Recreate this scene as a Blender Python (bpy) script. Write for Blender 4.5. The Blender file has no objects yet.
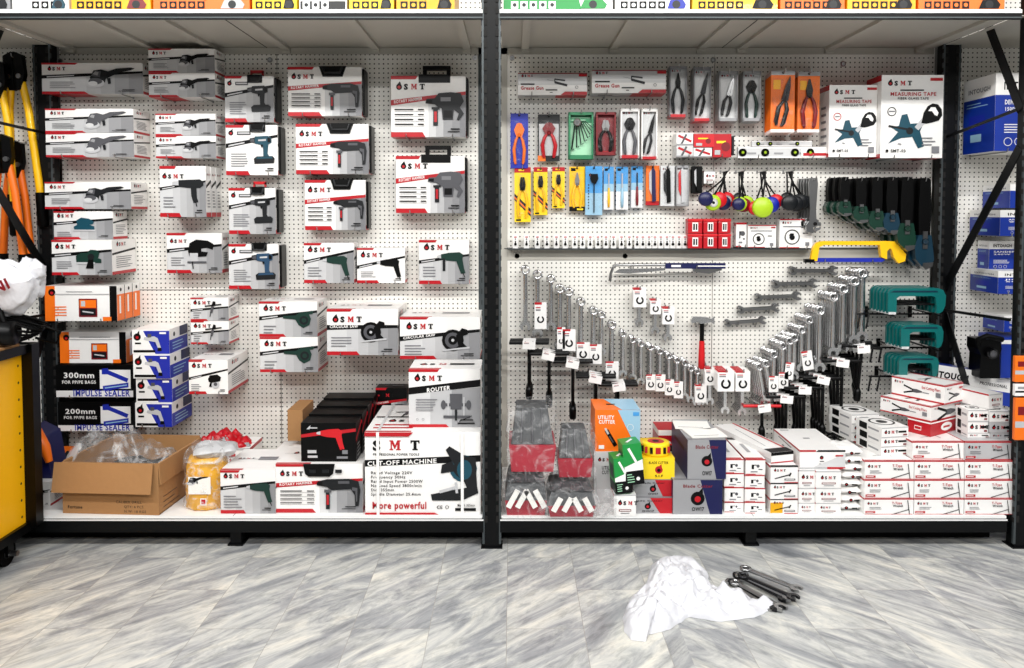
import bpy, math, random
from mathutils import Vector, Matrix, noise
random.seed(7)
PI = math.pi
C = bpy.context.scene.collection
SC = bpy.context.scene

# ------------------------------------------------------------------ camera, world, lights
FOC = 785.0; DIST = 3.535; CH = 1.534; TH = math.radians(2.5); PPY = 247.3
cam = bpy.data.cameras.new('camera'); camo = bpy.data.objects.new('camera', cam); C.objects.link(camo)
cam.sensor_fit = 'HORIZONTAL'; cam.sensor_width = 36.0
cam.lens = FOC/1024*36.0
cam.shift_y = (PPY-334)/1024
cam.clip_start = 0.05
camo.location = (0, -DIST, CH); camo.rotation_euler = (PI/2-TH, 0, 0)
SC.camera = camo

wd = bpy.data.worlds.new('world'); SC.world = wd; wd.use_nodes = True
bg = wd.node_tree.nodes['Background']; bg.inputs[1].default_value = 0.8
_n = wd.node_tree.nodes; _l = wd.node_tree.links
# the rest of the shop: bright ceiling, dim crowded aisles at eye level, pale floor
_tc = _n.new('ShaderNodeTexCoord'); _sp = _n.new('ShaderNodeSeparateXYZ'); _l.new(_tc.outputs['Generated'], _sp.inputs[0])
_rp = _n.new('ShaderNodeValToRGB'); _mr = _n.new('ShaderNodeMapRange'); _mr.inputs[1].default_value = -1; _mr.inputs[2].default_value = 1
_l.new(_sp.outputs['Z'], _mr.inputs[0]); _l.new(_mr.outputs[0], _rp.inputs[0])
_e = _rp.color_ramp.elements; _e[0].position = .3; _e[0].color = (.30, .30, .29, 1); _e[1].position = .72; _e[1].color = (.78, .80, .84, 1)
_q = _e.new(.46); _q.color = (.16, .16, .16, 1); _q = _e.new(.58); _q.color = (.12, .12, .13, 1)
_nz = _n.new('ShaderNodeTexNoise'); _nz.inputs['Scale'].default_value = 9; _nz.inputs['Detail'].default_value = 4; _l.new(_tc.outputs['Generated'], _nz.inputs['Vector'])
_r2 = _n.new('ShaderNodeValToRGB'); _l.new(_nz.outputs['Fac'], _r2.inputs[0]); _r2.color_ramp.elements[0].position = .42; _r2.color_ramp.elements[0].color = (.25, .25, .25, 1); _r2.color_ramp.elements[1].position = .62; _r2.color_ramp.elements[1].color = (2.0, 2.0, 2.0, 1)
_mx = _n.new('ShaderNodeMix'); _mx.data_type = 'RGBA'; _mx.blend_type = 'MULTIPLY'; _mx.inputs['Factor'].default_value = 1
_l.new(_rp.outputs[0], _mx.inputs['A']); _l.new(_r2.outputs[0], _mx.inputs['B']); _l.new(_mx.outputs['Result'], bg.inputs[0])

def area(name, loc, rot, sx, sy, power, col=(1, 0.992, 0.97)):
    l = bpy.data.lights.new(name, 'AREA'); l.shape = 'RECTANGLE'; l.size = sx; l.size_y = sy
    l.energy = power; l.color = col
    o = bpy.data.objects.new(name, l); C.objects.link(o); o.location = loc; o.rotation_euler = rot
    return o
# rows of ceiling tubes running along the aisle
for i, x in enumerate((-3.0, -1.0, 1.0, 3.0)):
    area('ceiling_tube', (x, -2.5, 3.75), (math.radians(38), 0, 0), 1.5, 0.16, 74)
for i, x in enumerate((-2.2, 0.4, 3.0)):
    area('ceiling_tube', (x, -5.2, 3.75), (math.radians(50), 0, 0), 1.5, 0.2, 50)
SC.view_settings.view_transform = 'Standard'; SC.view_settings.look = 'None'
SC.view_settings.gamma = 1.0; SC.view_settings.use_curve_mapping = False
SC.view_settings.exposure = -0.2

# ------------------------------------------------------------------ pixel -> world on a depth plane
def W(px, py, Y):
    dx = (px-512)/FOC; dy = -(py-PPY)/FOC
    d = Vector((dx, math.cos(TH)+dy*math.sin(TH), -math.sin(TH)+dy*math.cos(TH)))
    t = (Y+DIST)/d.y
    return Vector((0, -DIST, CH))+d*t
def WZ(px, py, z):
    dx = (px-512)/FOC; dy = -(py-PPY)/FOC
    d = Vector((dx, math.cos(TH)+dy*math.sin(TH), -math.sin(TH)+dy*math.cos(TH)))
    t = (z-CH)/d.z
    return Vector((0, -DIST, CH))+d*t
def rectW(x0, y0, x1, y1, Y):
    xm, ym = (x0+x1)/2, (y0+y1)/2
    return W(x0, ym, Y).x, W(x1, ym, Y).x, W(xm, y1, Y).z, W(xm, y0, Y).z

# ------------------------------------------------------------------ materials
MATS = {}
def mat(name, col, rough=0.5, metal=0.0, spec=0.5, bump=0.0, bscale=60, alpha=None, emit=None, var=0.0, coat=0.0):
    m = bpy.data.materials.new(name); m.use_nodes = True
    nt = m.node_tree; b = nt.nodes['Principled BSDF']
    c = tuple((x/255)**2.2 for x in col) if max(col) > 1 else col
    b.inputs['Base Color'].default_value = (*c, 1)
    b.inputs['Roughness'].default_value = rough; b.inputs['Metallic'].default_value = metal
    b.inputs['Specular IOR Level'].default_value = spec
    b.inputs['Coat Weight'].default_value = coat
    tc = nt.nodes.new('ShaderNodeTexCoord')
    n = nt.nodes.new('ShaderNodeTexNoise'); n.inputs['Scale'].default_value = bscale; n.inputs['Detail'].default_value = 3
    nt.links.new(tc.outputs['Object'], n.inputs['Vector'])
    if bump:
        bp = nt.nodes.new('ShaderNodeBump'); bp.inputs['Strength'].default_value = bump; bp.inputs['Distance'].default_value = 0.01
        nt.links.new(n.outputs['Fac'], bp.inputs['Height']); nt.links.new(bp.outputs['Normal'], b.inputs['Normal'])
    mx = nt.nodes.new('ShaderNodeMix'); mx.data_type = 'RGBA'
    v = max(var, 0.03)
    mx.inputs['A'].default_value = tuple(min(1, x*(1+v)) for x in c)+(1,)
    mx.inputs['B'].default_value = tuple(x*(1-v) for x in c)+(1,)
    nt.links.new(n.outputs['Fac'], mx.inputs['Factor']); nt.links.new(mx.outputs['Result'], b.inputs['Base Color'])
    if alpha is not None: b.inputs['Alpha'].default_value = alpha
    MATS[name] = m
    return m
mat('white', (240, 238, 235), .38, coat=.15); mat('paper', (236, 234, 228), .7)
mat('red', (180, 18, 32), .38, coat=.1); mat('brightred', (200, 24, 34), .4); mat('darkred', (120, 18, 28), .4)
mat('black', (6, 6, 7), .42, spec=.2); mat('ink', (10, 10, 12), .4, spec=.25); mat('printgrey', (120, 120, 124), .45)
mat('s1', (206, 206, 206), .35); mat('s2', (182, 182, 183), .33); mat('s3', (150, 150, 152), .32); mat('s4', (122, 122, 125), .32)
mat('tooldark', (24, 26, 29), .4, spec=.4); mat('teal', (16, 70, 86), .4); mat('toolblue', (40, 70, 98), .4); mat('dgreen', (13, 50, 42), .4)
mat('silver', (190, 190, 192), .3); mat('toolgrey', (80, 80, 84), .4)
mat('sa', (194, 194, 195), .35); mat('sb', (170, 170, 171), .35); mat('sc', (136, 136, 138), .35)
mat('orange', (240, 112, 22), .42); mat('yellow', (250, 212, 32), .42); mat('amber', (250, 176, 18), .42)
mat('blue', (28, 44, 158), .42); mat('navy', (22, 26, 74), .4); mat('lblue', (70, 150, 214), .4); mat('skyblue', (150, 190, 214), .4)
mat('green', (24, 140, 62), .42); mat('lgreen', (160, 214, 176), .4); mat('packgreen', (40, 120, 80), .4)
mat('intblue', (18, 52, 150), .4, coat=.2)
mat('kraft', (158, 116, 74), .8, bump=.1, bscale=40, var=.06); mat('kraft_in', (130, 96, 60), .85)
mat('chrome', (222, 222, 222), .25, metal=1.0); mat('steel', (160, 160, 160), .28, metal=1.0)
mat('darksteel', (48, 48, 50), .3, metal=.8); mat('blacktool', (7, 7, 8), .35, spec=.22)
mat('frame', (9, 11, 13), .45, spec=.22); mat('framegrey', (70, 76, 78), .4, metal=.3)
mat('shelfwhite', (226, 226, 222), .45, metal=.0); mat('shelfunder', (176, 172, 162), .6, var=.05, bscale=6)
mat('deck', (236, 236, 234), .35); mat('backing', (60, 58, 56), .8)
mat('rubber', (5, 5, 6), .5, spec=.12); mat('clampteal', (0, 98, 96), .32, coat=.4, bump=.08, bscale=70)
mat('pipegreen', (8, 50, 38), .35, coat=.3); mat('pipeteal', (14, 48, 64), .35, coat=.3)
mat('handlered', (205, 24, 30), .4); mat('gunyellow', (248, 190, 14), .38, coat=.2); mat('lime', (170, 205, 40), .4)
mat('bagwhite', (212, 212, 216), .5, bump=.6, bscale=26, spec=.4); mat('maroon', (176, 34, 54), .45)
mat('greycloth', (60, 62, 64), .55, bump=.2, bscale=18); mat('wallpaint', (150, 148, 142), .8)
mat('bigyellow', (228, 166, 14), .4, bump=.3, bscale=14); mat('hole', (20, 18, 16), .8)
mat('gold', (190, 150, 40), .35, bump=.5, bscale=30)

def clear_mat(name, fac, col=(1, 1, 1), nsc=22):
    m = bpy.data.materials.new(name); m.use_nodes = True; nt = m.node_tree
    for n in list(nt.nodes): nt.nodes.remove(n)
    out = nt.nodes.new('ShaderNodeOutputMaterial'); mix = nt.nodes.new('ShaderNodeMixShader')
    tr = nt.nodes.new('ShaderNodeBsdfTransparent'); pr = nt.nodes.new('ShaderNodeBsdfPrincipled')
    pr.inputs['Base Color'].default_value = (*col, 1); pr.inputs['Roughness'].default_value = .22
    pr.inputs['Specular IOR Level'].default_value = .8
    tc = nt.nodes.new('ShaderNodeTexCoord'); n = nt.nodes.new('ShaderNodeTexNoise'); n.inputs['Scale'].default_value = nsc; n.inputs['Detail'].default_value = 5
    n.inputs['Distortion'].default_value = 1.5
    nt.links.new(tc.outputs['Object'], n.inputs['Vector'])
    bp = nt.nodes.new('ShaderNodeBump'); bp.inputs['Strength'].default_value = .9; bp.inputs['Distance'].default_value = .02
    nt.links.new(n.outputs['Fac'], bp.inputs['Height']); nt.links.new(bp.outputs['Normal'], pr.inputs['Normal'])
    cr = nt.nodes.new('ShaderNodeMapRange'); cr.inputs[1].default_value = .48; cr.inputs[2].default_value = .66
    cr.inputs[3].default_value = fac*.35; cr.inputs[4].default_value = min(.8, fac*3.2)  # noise-driven opacity paints streaky pale highlights into the clear film
    nt.links.new(n.outputs['Fac'], cr.inputs[0]); nt.links.new(cr.outputs[0], mix.inputs[0])
    nt.links.new(tr.outputs[0], mix.inputs[1]); nt.links.new(pr.outputs[0], mix.inputs[2]); nt.links.new(mix.outputs[0], out.inputs[0])
    MATS[name] = m
clear_mat('clear', .12); clear_mat('bagclear', .2, (.6, .6, .6), 9); clear_mat('bagthin', .1, (.72, .72, .72), 15); clear_mat('blister', .05, (.5, .5, .5))

def math_node(nt, op, a, b=None):
    n = nt.nodes.new('ShaderNodeMath'); n.operation = op
    for i, x in enumerate((a, b)):
        if x is None: continue
        if isinstance(x, (int, float)): n.inputs[i].default_value = x
        else: nt.links.new(x, n.inputs[i])
    return n.outputs[0]

def peg_mat():
    m = mat('pegboard', (229, 226, 219), .5, var=.03, bscale=3); nt = m.node_tree; b = nt.nodes['Principled BSDF']
    tc = nt.nodes.new('ShaderNodeTexCoord'); sp = nt.nodes.new('ShaderNodeSeparateXYZ'); nt.links.new(tc.outputs['Object'], sp.inputs[0])
    P = 0.0245
    def cell(s):
        f = math_node(nt, 'FRACT', math_node(nt, 'DIVIDE', math_node(nt, 'ADD', s, 100*P), P))
        return math_node(nt, 'SUBTRACT', f, 0.5)
    u, v = cell(sp.outputs['X']), cell(sp.outputs['Z'])
    d = math_node(nt, 'SQRT', math_node(nt, 'ADD', math_node(nt, 'MULTIPLY', u, u), math_node(nt, 'MULTIPLY', v, v)))
    mask = math_node(nt, 'LESS_THAN', d, 0.165)
    old = b.inputs['Base Color'].links[0].from_socket
    mx = nt.nodes.new('ShaderNodeMix'); mx.data_type = 'RGBA'; nt.links.new(mask, mx.inputs['Factor'])
    nt.links.new(old, mx.inputs['A']); mx.inputs['B'].default_value = (.018, .016, .014, 1)
    nt.links.new(mx.outputs['Result'], b.inputs['Base Color'])
peg_mat()

def perf_mat():
    m = mat('perfyellow', (246, 178, 12), .4); nt = m.node_tree; b = nt.nodes['Principled BSDF']
    tc = nt.nodes.new('ShaderNodeTexCoord'); sp = nt.nodes.new('ShaderNodeSeparateXYZ'); nt.links.new(tc.outputs['Object'], sp.inputs[0])
    def cell(s, P):
        f = math_node(nt, 'FRACT', math_node(nt, 'DIVIDE', math_node(nt, 'ADD', s, 100*P), P))
        return math_node(nt, 'MULTIPLY', math_node(nt, 'SUBTRACT', f, 0.5), P)
    u, v = cell(sp.outputs['Y'], .16), cell(sp.outputs['Z'], .075)
    d = math_node(nt, 'SQRT', math_node(nt, 'ADD', math_node(nt, 'MULTIPLY', u, u), math_node(nt, 'MULTIPLY', v, v)))
    mask = math_node(nt, 'LESS_THAN', d, 0.006)
    old = b.inputs['Base Color'].links[0].from_socket
    mx = nt.nodes.new('ShaderNodeMix'); mx.data_type = 'RGBA'; nt.links.new(mask, mx.inputs['Factor'])
    nt.links.new(old, mx.inputs['A']); mx.inputs['B'].default_value = (.03, .02, .01, 1)
    nt.links.new(mx.outputs['Result'], b.inputs['Base Color'])
perf_mat()

def floor_mat():
    m = bpy.data.materials.new('marble'); m.use_nodes = True; nt = m.node_tree; b = nt.nodes['Principled BSDF']; L = nt.links
    tc = nt.nodes.new('ShaderNodeTexCoord')
    mp = nt.nodes.new('ShaderNodeMapping'); mp.inputs['Rotation'].default_value = (0, 0, PI/2); mp.inputs['Location'].default_value = (.2, .02, 0)
    L.new(tc.outputs['Object'], mp.inputs[0])
    def brick(c1, c2, mortar, msize):
        br = nt.nodes.new('ShaderNodeTexBrick'); br.offset = .5; br.inputs['Scale'].default_value = 1
        br.inputs['Brick Width'].default_value = .6; br.inputs['Row Height'].default_value = .285
        br.inputs['Mortar Size'].default_value = msize; br.inputs['Mortar Smooth'].default_value = .1
        br.inputs['Color1'].default_value = (c1, c1, c1, 1); br.inputs['Color2'].default_value = (c2, c2, c2, 1)
        br.inputs['Mortar'].default_value = (mortar, mortar, mortar, 1)
        L.new(mp.outputs[0], br.inputs['Vector']); return br
    bt = brick(0, 1, .5, 0.0)            # random value per tile
    bj = brick(0, 0, 1, 0.0011)
    sp = nt.nodes.new('ShaderNodeSeparateXYZ'); L.new(tc.outputs['Object'], sp.inputs[0])
    rnd = nt.nodes.new('ShaderNodeSeparateColor'); L.new(bt.outputs['Color'], rnd.inputs[0]); r = rnd.outputs[0]
    # veins: slanted, mirrored across the aisle's right part
    side = math_node(nt, 'GREATER_THAN', sp.outputs['X'], .62)
    sgn = math_node(nt, 'SUBTRACT', math_node(nt, 'MULTIPLY', side, 2.0), 1.0)
    xs = math_node(nt, 'MULTIPLY', sp.outputs['X'], sgn)
    a = math_node(nt, 'ADD', xs, sp.outputs['Y']); c = math_node(nt, 'SUBTRACT', xs, sp.outputs['Y'])
    cb = nt.nodes.new('ShaderNodeCombineXYZ')
    L.new(math_node(nt, 'MULTIPLY', a, 3.6), cb.inputs[0]); L.new(math_node(nt, 'MULTIPLY', c, .8), cb.inputs[1])
    L.new(math_node(nt, 'MULTIPLY', r, 7.0), cb.inputs[2])
    n1 = nt.nodes.new('ShaderNodeTexNoise'); n1.inputs['Scale'].default_value = 1.7; n1.inputs['Detail'].default_value = 9; n1.inputs['Roughness'].default_value = .68; n1.inputs['Distortion'].default_value = .9
    L.new(cb.outputs[0], n1.inputs['Vector'])
    n2 = nt.nodes.new('ShaderNodeTexNoise'); n2.inputs['Scale'].default_value = 5.5; n2.inputs['Detail'].default_value = 8; n2.inputs['Roughness'].default_value = .7; n2.inputs['Distortion'].default_value = .5
    L.new(cb.outputs[0], n2.inputs['Vector'])
    rp = nt.nodes.new('ShaderNodeValToRGB'); L.new(n1.outputs['Fac'], rp.inputs[0])
    e = rp.color_ramp.elements; e[0].position = .33; e[0].color = (.24, .25, .26, 1); e[1].position = .66; e[1].color = (.70, .67, .59, 1)
    q = e.new(.44); q.color = (.33, .335, .34, 1); q = e.new(.54); q.color = (.52, .52, .49, 1)
    rp2 = nt.nodes.new('ShaderNodeValToRGB'); L.new(n2.outputs['Fac'], rp2.inputs[0])
    e = rp2.color_ramp.elements; e[0].position = .36; e[0].color = (.66, .67, .68, 1); e[1].position = .52; e[1].color = (1, 1, 1, 1)
    mu = nt.nodes.new('ShaderNodeMix'); mu.data_type = 'RGBA'; mu.blend_type = 'MULTIPLY'; mu.inputs['Factor'].default_value = 1
    L.new(rp.outputs[0], mu.inputs['A']); L.new(rp2.outputs[0], mu.inputs['B'])
    mj = nt.nodes.new('ShaderNodeMix'); mj.data_type = 'RGBA'; L.new(bj.outputs['Fac'], mj.inputs['Factor'])
    L.new(mu.outputs['Result'], mj.inputs['A']); mj.inputs['B'].default_value = (.3, .28, .25, 1)
    L.new(mj.outputs['Result'], b.inputs['Base Color']); b.inputs['Roughness'].default_value = .28
    MATS['marble'] = m
floor_mat()

# ------------------------------------------------------------------ mesh builder
class MB:
    def __init__(s): s.v = []; s.f = []; s.m = []; s.s = []; s.mn = []; s.M = None
    def mi(s, name):
        if name not in s.mn: s.mn.append(name)
        return s.mn.index(name)
    def add(s, vs, fs, m, smooth=False):
        o = len(s.v); k = s.mi(m)
        for p in vs:
            p = Vector(p)
            s.v.append(s.M @ p if s.M is not None else p)
        for f in fs: s.f.append([i+o for i in f]); s.m.append(k); s.s.append(smooth)
    def box(s, x0, x1, y0, y1, z0, z1, m):
        s.add([(x0,y0,z0),(x1,y0,z0),(x1,y1,z0),(x0,y1,z0),(x0,y0,z1),(x1,y0,z1),(x1,y1,z1),(x0,y1,z1)],
              [(0,3,2,1),(4,5,6,7),(0,1,5,4),(1,2,6,5),(2,3,7,6),(3,0,4,7)], m)
    def prism(s, pts, y0, y1, m, cap=None):       # outline in XZ, thickness along Y
        n = len(pts)
        ar = sum(pts[i][0]*pts[(i+1)%n][1]-pts[(i+1)%n][0]*pts[i][1] for i in range(n))
        if ar < 0: pts = pts[::-1]
        vs = [(x,y0,z) for x,z in pts]+[(x,y1,z) for x,z in pts]
        s.add(vs, [list(range(n)), list(range(2*n-1,n-1,-1))], m)
        s.add(vs, [(i,i+n,(i+1)%n+n,(i+1)%n) for i in range(n)], m)
    def tube(s, pts, r, m, n=8, r2=None):
        pts = [Vector(p) for p in pts]; k = len(pts); vs = []; up = Vector((0.13,0.37,0.91))
        for i, p in enumerate(pts):
            d = (pts[min(i+1,k-1)]-pts[max(i-1,0)])
            if d.length < 1e-9: d = Vector((0,0,1))
            d.normalize()
            a = d.cross(up)
            if a.length < .05: a = d.cross(Vector((1,0,0)))
            a.normalize(); b = d.cross(a)
            rr = r if not isinstance(r, (list,tuple)) else r[i]
            for j in range(n):
                t = 2*PI*j/n; vs.append(p+a*math.cos(t)*rr+b*math.sin(t)*rr)
        fs = []
        for i in range(k-1):
            for j in range(n): fs.append((i*n+j, i*n+(j+1)%n, (i+1)*n+(j+1)%n, (i+1)*n+j))
        s.add(vs, fs, m, True)
        s.add(vs[:n], [list(range(n-1,-1,-1))], m); s.add(vs[-n:], [list(range(n))], m)
    def lathe(s, prof, m, n=20, axis='Z', c=(0,0,0)):   # prof: (r, h)
        vs = []
        for r, h in prof:
            for j in range(n):
                t = 2*PI*j/n; a, b = r*math.cos(t), r*math.sin(t)
                p = {'Z': (a,b,h), 'Y': (a,h,b), 'X': (h,a,b)}[axis]
                vs.append((p[0]+c[0], p[1]+c[1], p[2]+c[2]))
        fs = []
        for i in range(len(prof)-1):
            for j in range(n): fs.append((i*n+j, i*n+(j+1)%n, (i+1)*n+(j+1)%n, (i+1)*n+j))
        s.add(vs, fs, m, True)
    def cyl(s, c, r, h, m, axis='Z', n=20):
        s.lathe([(1e-4,0),(r,0),(r,0),(r,h),(r,h),(1e-4,h)], m, n, axis, c)
    def build(s, name, parent=None, loc=None, rot=None, bevel=0):
        me = bpy.data.meshes.new(name); me.from_pydata([tuple(v) for v in s.v], [], s.f)
        for n in s.mn: me.materials.append(MATS[n])
        me.polygons.foreach_set('material_index', s.m); me.polygons.foreach_set('use_smooth', s.s); me.update()
        o = bpy.data.objects.new(name, me); C.objects.link(o)
        if parent: o.parent = parent
        if loc is not None: o.location = loc
        if rot is not None: o.rotation_euler = rot
        if bevel:
            b = o.modifiers.new('bevel', 'BEVEL'); b.width = bevel; b.segments = 2; b.limit_method = 'ANGLE'; b.angle_limit = .7
        return o

def tag(o, label=None, cat=None, group=None, kind=None):
    if label: o['label'] = label
    if cat: o['category'] = cat
    if group: o['group'] = group
    if kind: o['kind'] = kind
    return o
def thing(name, label, cat, loc=(0,0,0), rot=(0,0,0), group=None):
    o = bpy.data.objects.new(name, None); C.objects.link(o); o.location = loc; o.rotation_euler = rot
    o.empty_display_size = .05
    return tag(o, label, cat, group)
def dup(root, loc=None, rot=None, label=None, group=None, scale=None):
    def cp(o, par):
        c = o.copy(); C.objects.link(c); c.parent = par
        for ch in list(o.children): cp(ch, c)
        return c
    r = cp(root, None)
    if loc is not None: r.location = loc
    if rot is not None: r.rotation_euler = rot
    if label: r['label'] = label
    if group: r['group'] = group
    elif 'group' in r: del r['group']
    if scale is not None: r.scale = (scale, scale, scale)
    return r
ORD = ['first','second','third','fourth','fifth','sixth','seventh','eighth','ninth','tenth','eleventh','twelfth','thirteenth','fourteenth','fifteenth','sixteenth','seventeenth','eighteenth','nineteenth','twentieth','twenty-first','twenty-second','twenty-third','twenty-fourth']

# ------------------------------------------------------------------ printed artwork on faces
GL = {}
def glyphs(s, bold=.02):
    k = (s, bold)
    if k in GL: return GL[k]
    cu = bpy.data.curves.new('t', 'FONT'); cu.body = s; cu.offset = bold; cu.resolution_u = 2; cu.space_character = 1.12; cu.fill_mode = 'FRONT'
    o = bpy.data.objects.new('t', cu); C.objects.link(o)
    bpy.context.view_layer.update()
    dg = bpy.context.evaluated_depsgraph_get(); me = bpy.data.meshes.new_from_object(o.evaluated_get(dg))
    vs = [(v.co.x, v.co.y) for v in me.vertices]; fs = [tuple(p.vertices) for p in me.polygons]
    w = max([v[0] for v in vs] or [1])
    bpy.data.objects.remove(o); bpy.data.curves.remove(cu); bpy.data.meshes.remove(me)
    GL[k] = (vs, fs, w); return GL[k]
T_ = [(0,1),(.9,1),(.9,.68),(.82,.68),(.74,.84),(.6,.84),(.6,.14),(.72,.14),(.72,0),(.18,0),(.18,.14),(.3,.14),(.3,.84),(.16,.84),(.08,.68),(0,.68)]
M_ = [(0,0),(0,.12),(.1,.12),(.1,.88),(0,.88),(0,1),(.34,1),(.56,.5),(.78,1),(1.12,1),(1.12,.88),(1.02,.88),(1.02,.12),(1.12,.12),(1.12,0),(.66,0),(.66,.12),(.76,.12),(.76,.62),(.56,.12),(.5,.12),(.24,.66),(.24,.12),(.36,.12),(.36,0)]
class Art:
    def __init__(s, mb, O, U, V, N, w, h):
        s.mb = mb; s.O = Vector(O); s.U = Vector(U); s.V = Vector(V); s.N = Vector(N); s.w = w; s.h = h; s.k = 0; s.X = None
    def pts(s, p): return [s.O+s.U*u+s.V*v+s.N*(.0007+.00022*s.k) for u, v in p]
    def raw(s, vs, fs, m): s.mb.add(s.pts(vs), fs, m); s.k += 1
    def poly(s, p, m): s.raw(p, [list(range(len(p)))], m)
    def rect(s, a, b, c, d, m): s.poly([(a,b),(c,b),(c,d),(a,d)], m)
    # normalised variants (0..1 of the face)
    def npoly(s, p, m): s.poly([(u*s.w, v*s.h) for u, v in p], m)
    def nrect(s, a, b, c, d, m): s.rect(a*s.w, b*s.h, c*s.w, d*s.h, m)
    def line(s, p, q, t, m):
        dx, dy = q[0]-p[0], q[1]-p[1]; L = math.hypot(dx, dy) or 1; nx, ny = -dy/L*t/2, dx/L*t/2
        s.poly([(p[0]+nx,p[1]+ny),(p[0]-nx,p[1]-ny),(q[0]-nx,q[1]-ny),(q[0]+nx,q[1]+ny)], m)
    def disc(s, u, v, r, m, ry=None, n=18):
        ry = ry or r; s.poly([(u+r*math.cos(2*PI*i/n), v+ry*math.sin(2*PI*i/n)) for i in range(n)], m)
    def ring(s, u, v, r, t, m, n=24):
        vs = [(u+q*math.cos(2*PI*i/n), v+q*math.sin(2*PI*i/n)) for i in range(n) for q in (r-t, r)]
        s.raw(vs, [(2*i, 2*i+1, (2*i+3)%(2*n), (2*i+2)%(2*n)) for i in range(n)], m)
    def text(s, t, u, v, hgt, m, width=None, bold=.02, slope=0.0):
        vs, fs, w = glyphs(t, bold); k = hgt/.72; kx = k if width is None else width/w
        s.raw([(u+x*kx, v+y*k+slope*x*kx) for x, y in vs], fs, m)
    def logo(s, u, v, hgt, m1='ink', m2='red', sp=1.35):
        r = hgt*.55
        s.disc(u+r, v+hgt*.45, r, m1); s.poly([(u+r*.2,v+hgt*.8),(u+r*1.3,v+hgt*1.45),(u+r*1.8,v+hgt*.7)], m1)
        s.disc(u+r, v+hgt*.4, r*.5, m2)
        x = u+r*2+hgt*.35; s.smt(x, v, hgt, m1, m2, sp)
    def smt(s, x, v, hgt, m1='ink', m2='red', sp=1.35):
        s.text('S', x, v, hgt*.98, m1, width=hgt*.75, bold=.05)
        s.poly([(x+hgt*sp*.95+a*hgt, v+b*hgt) for a, b in M_], m2)
        s.poly([(x+hgt*sp*2.15+a*hgt, v+b*hgt) for a, b in T_], m1)
        return x+hgt*(sp*2.15+1)
    def lines(s, u0, u1, v0, v1, n, m='printgrey', t=None, ragged=True):
        for i in range(n):
            y = v1-(v1-v0)*i/max(1, n-1); t_ = t or (v1-v0)/max(1, n-1)*.35
            e = u1-(u1-u0)*(random.random()*.35 if ragged else 0)
            s.rect(u0, y-t_/2, e, y+t_/2, m)
    def icon(s, name, cx, cy, sc, c='tooldark', flip=1, rot=0):
        ca, sa = math.cos(rot), math.sin(rot)
        def X(p): x, y = p[0]*flip, p[1]; return (cx+(x*ca-y*sa)*sc, cy+(x*sa+y*ca)*sc)
        for e in ICONS[name]:
            m = c if e[1] == 'c' else e[1]
            if e[0] == 'p': s.poly([X(q) for q in e[2]], m)
            elif e[0] == 'd':
                x, y, rx, ry = e[2]; s.poly([X((x+rx*math.cos(2*PI*i/16), y+ry*math.sin(2*PI*i/16))) for i in range(16)], m)
            elif e[0] == 'l': s.line(X(e[2]), X(e[3]), e[4]*sc, m)
            elif e[0] == 'r':
                x, y, r, t = e[2]; p = X((x, y)); s.ring(p[0], p[1], r*sc, t*sc, m)
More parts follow.
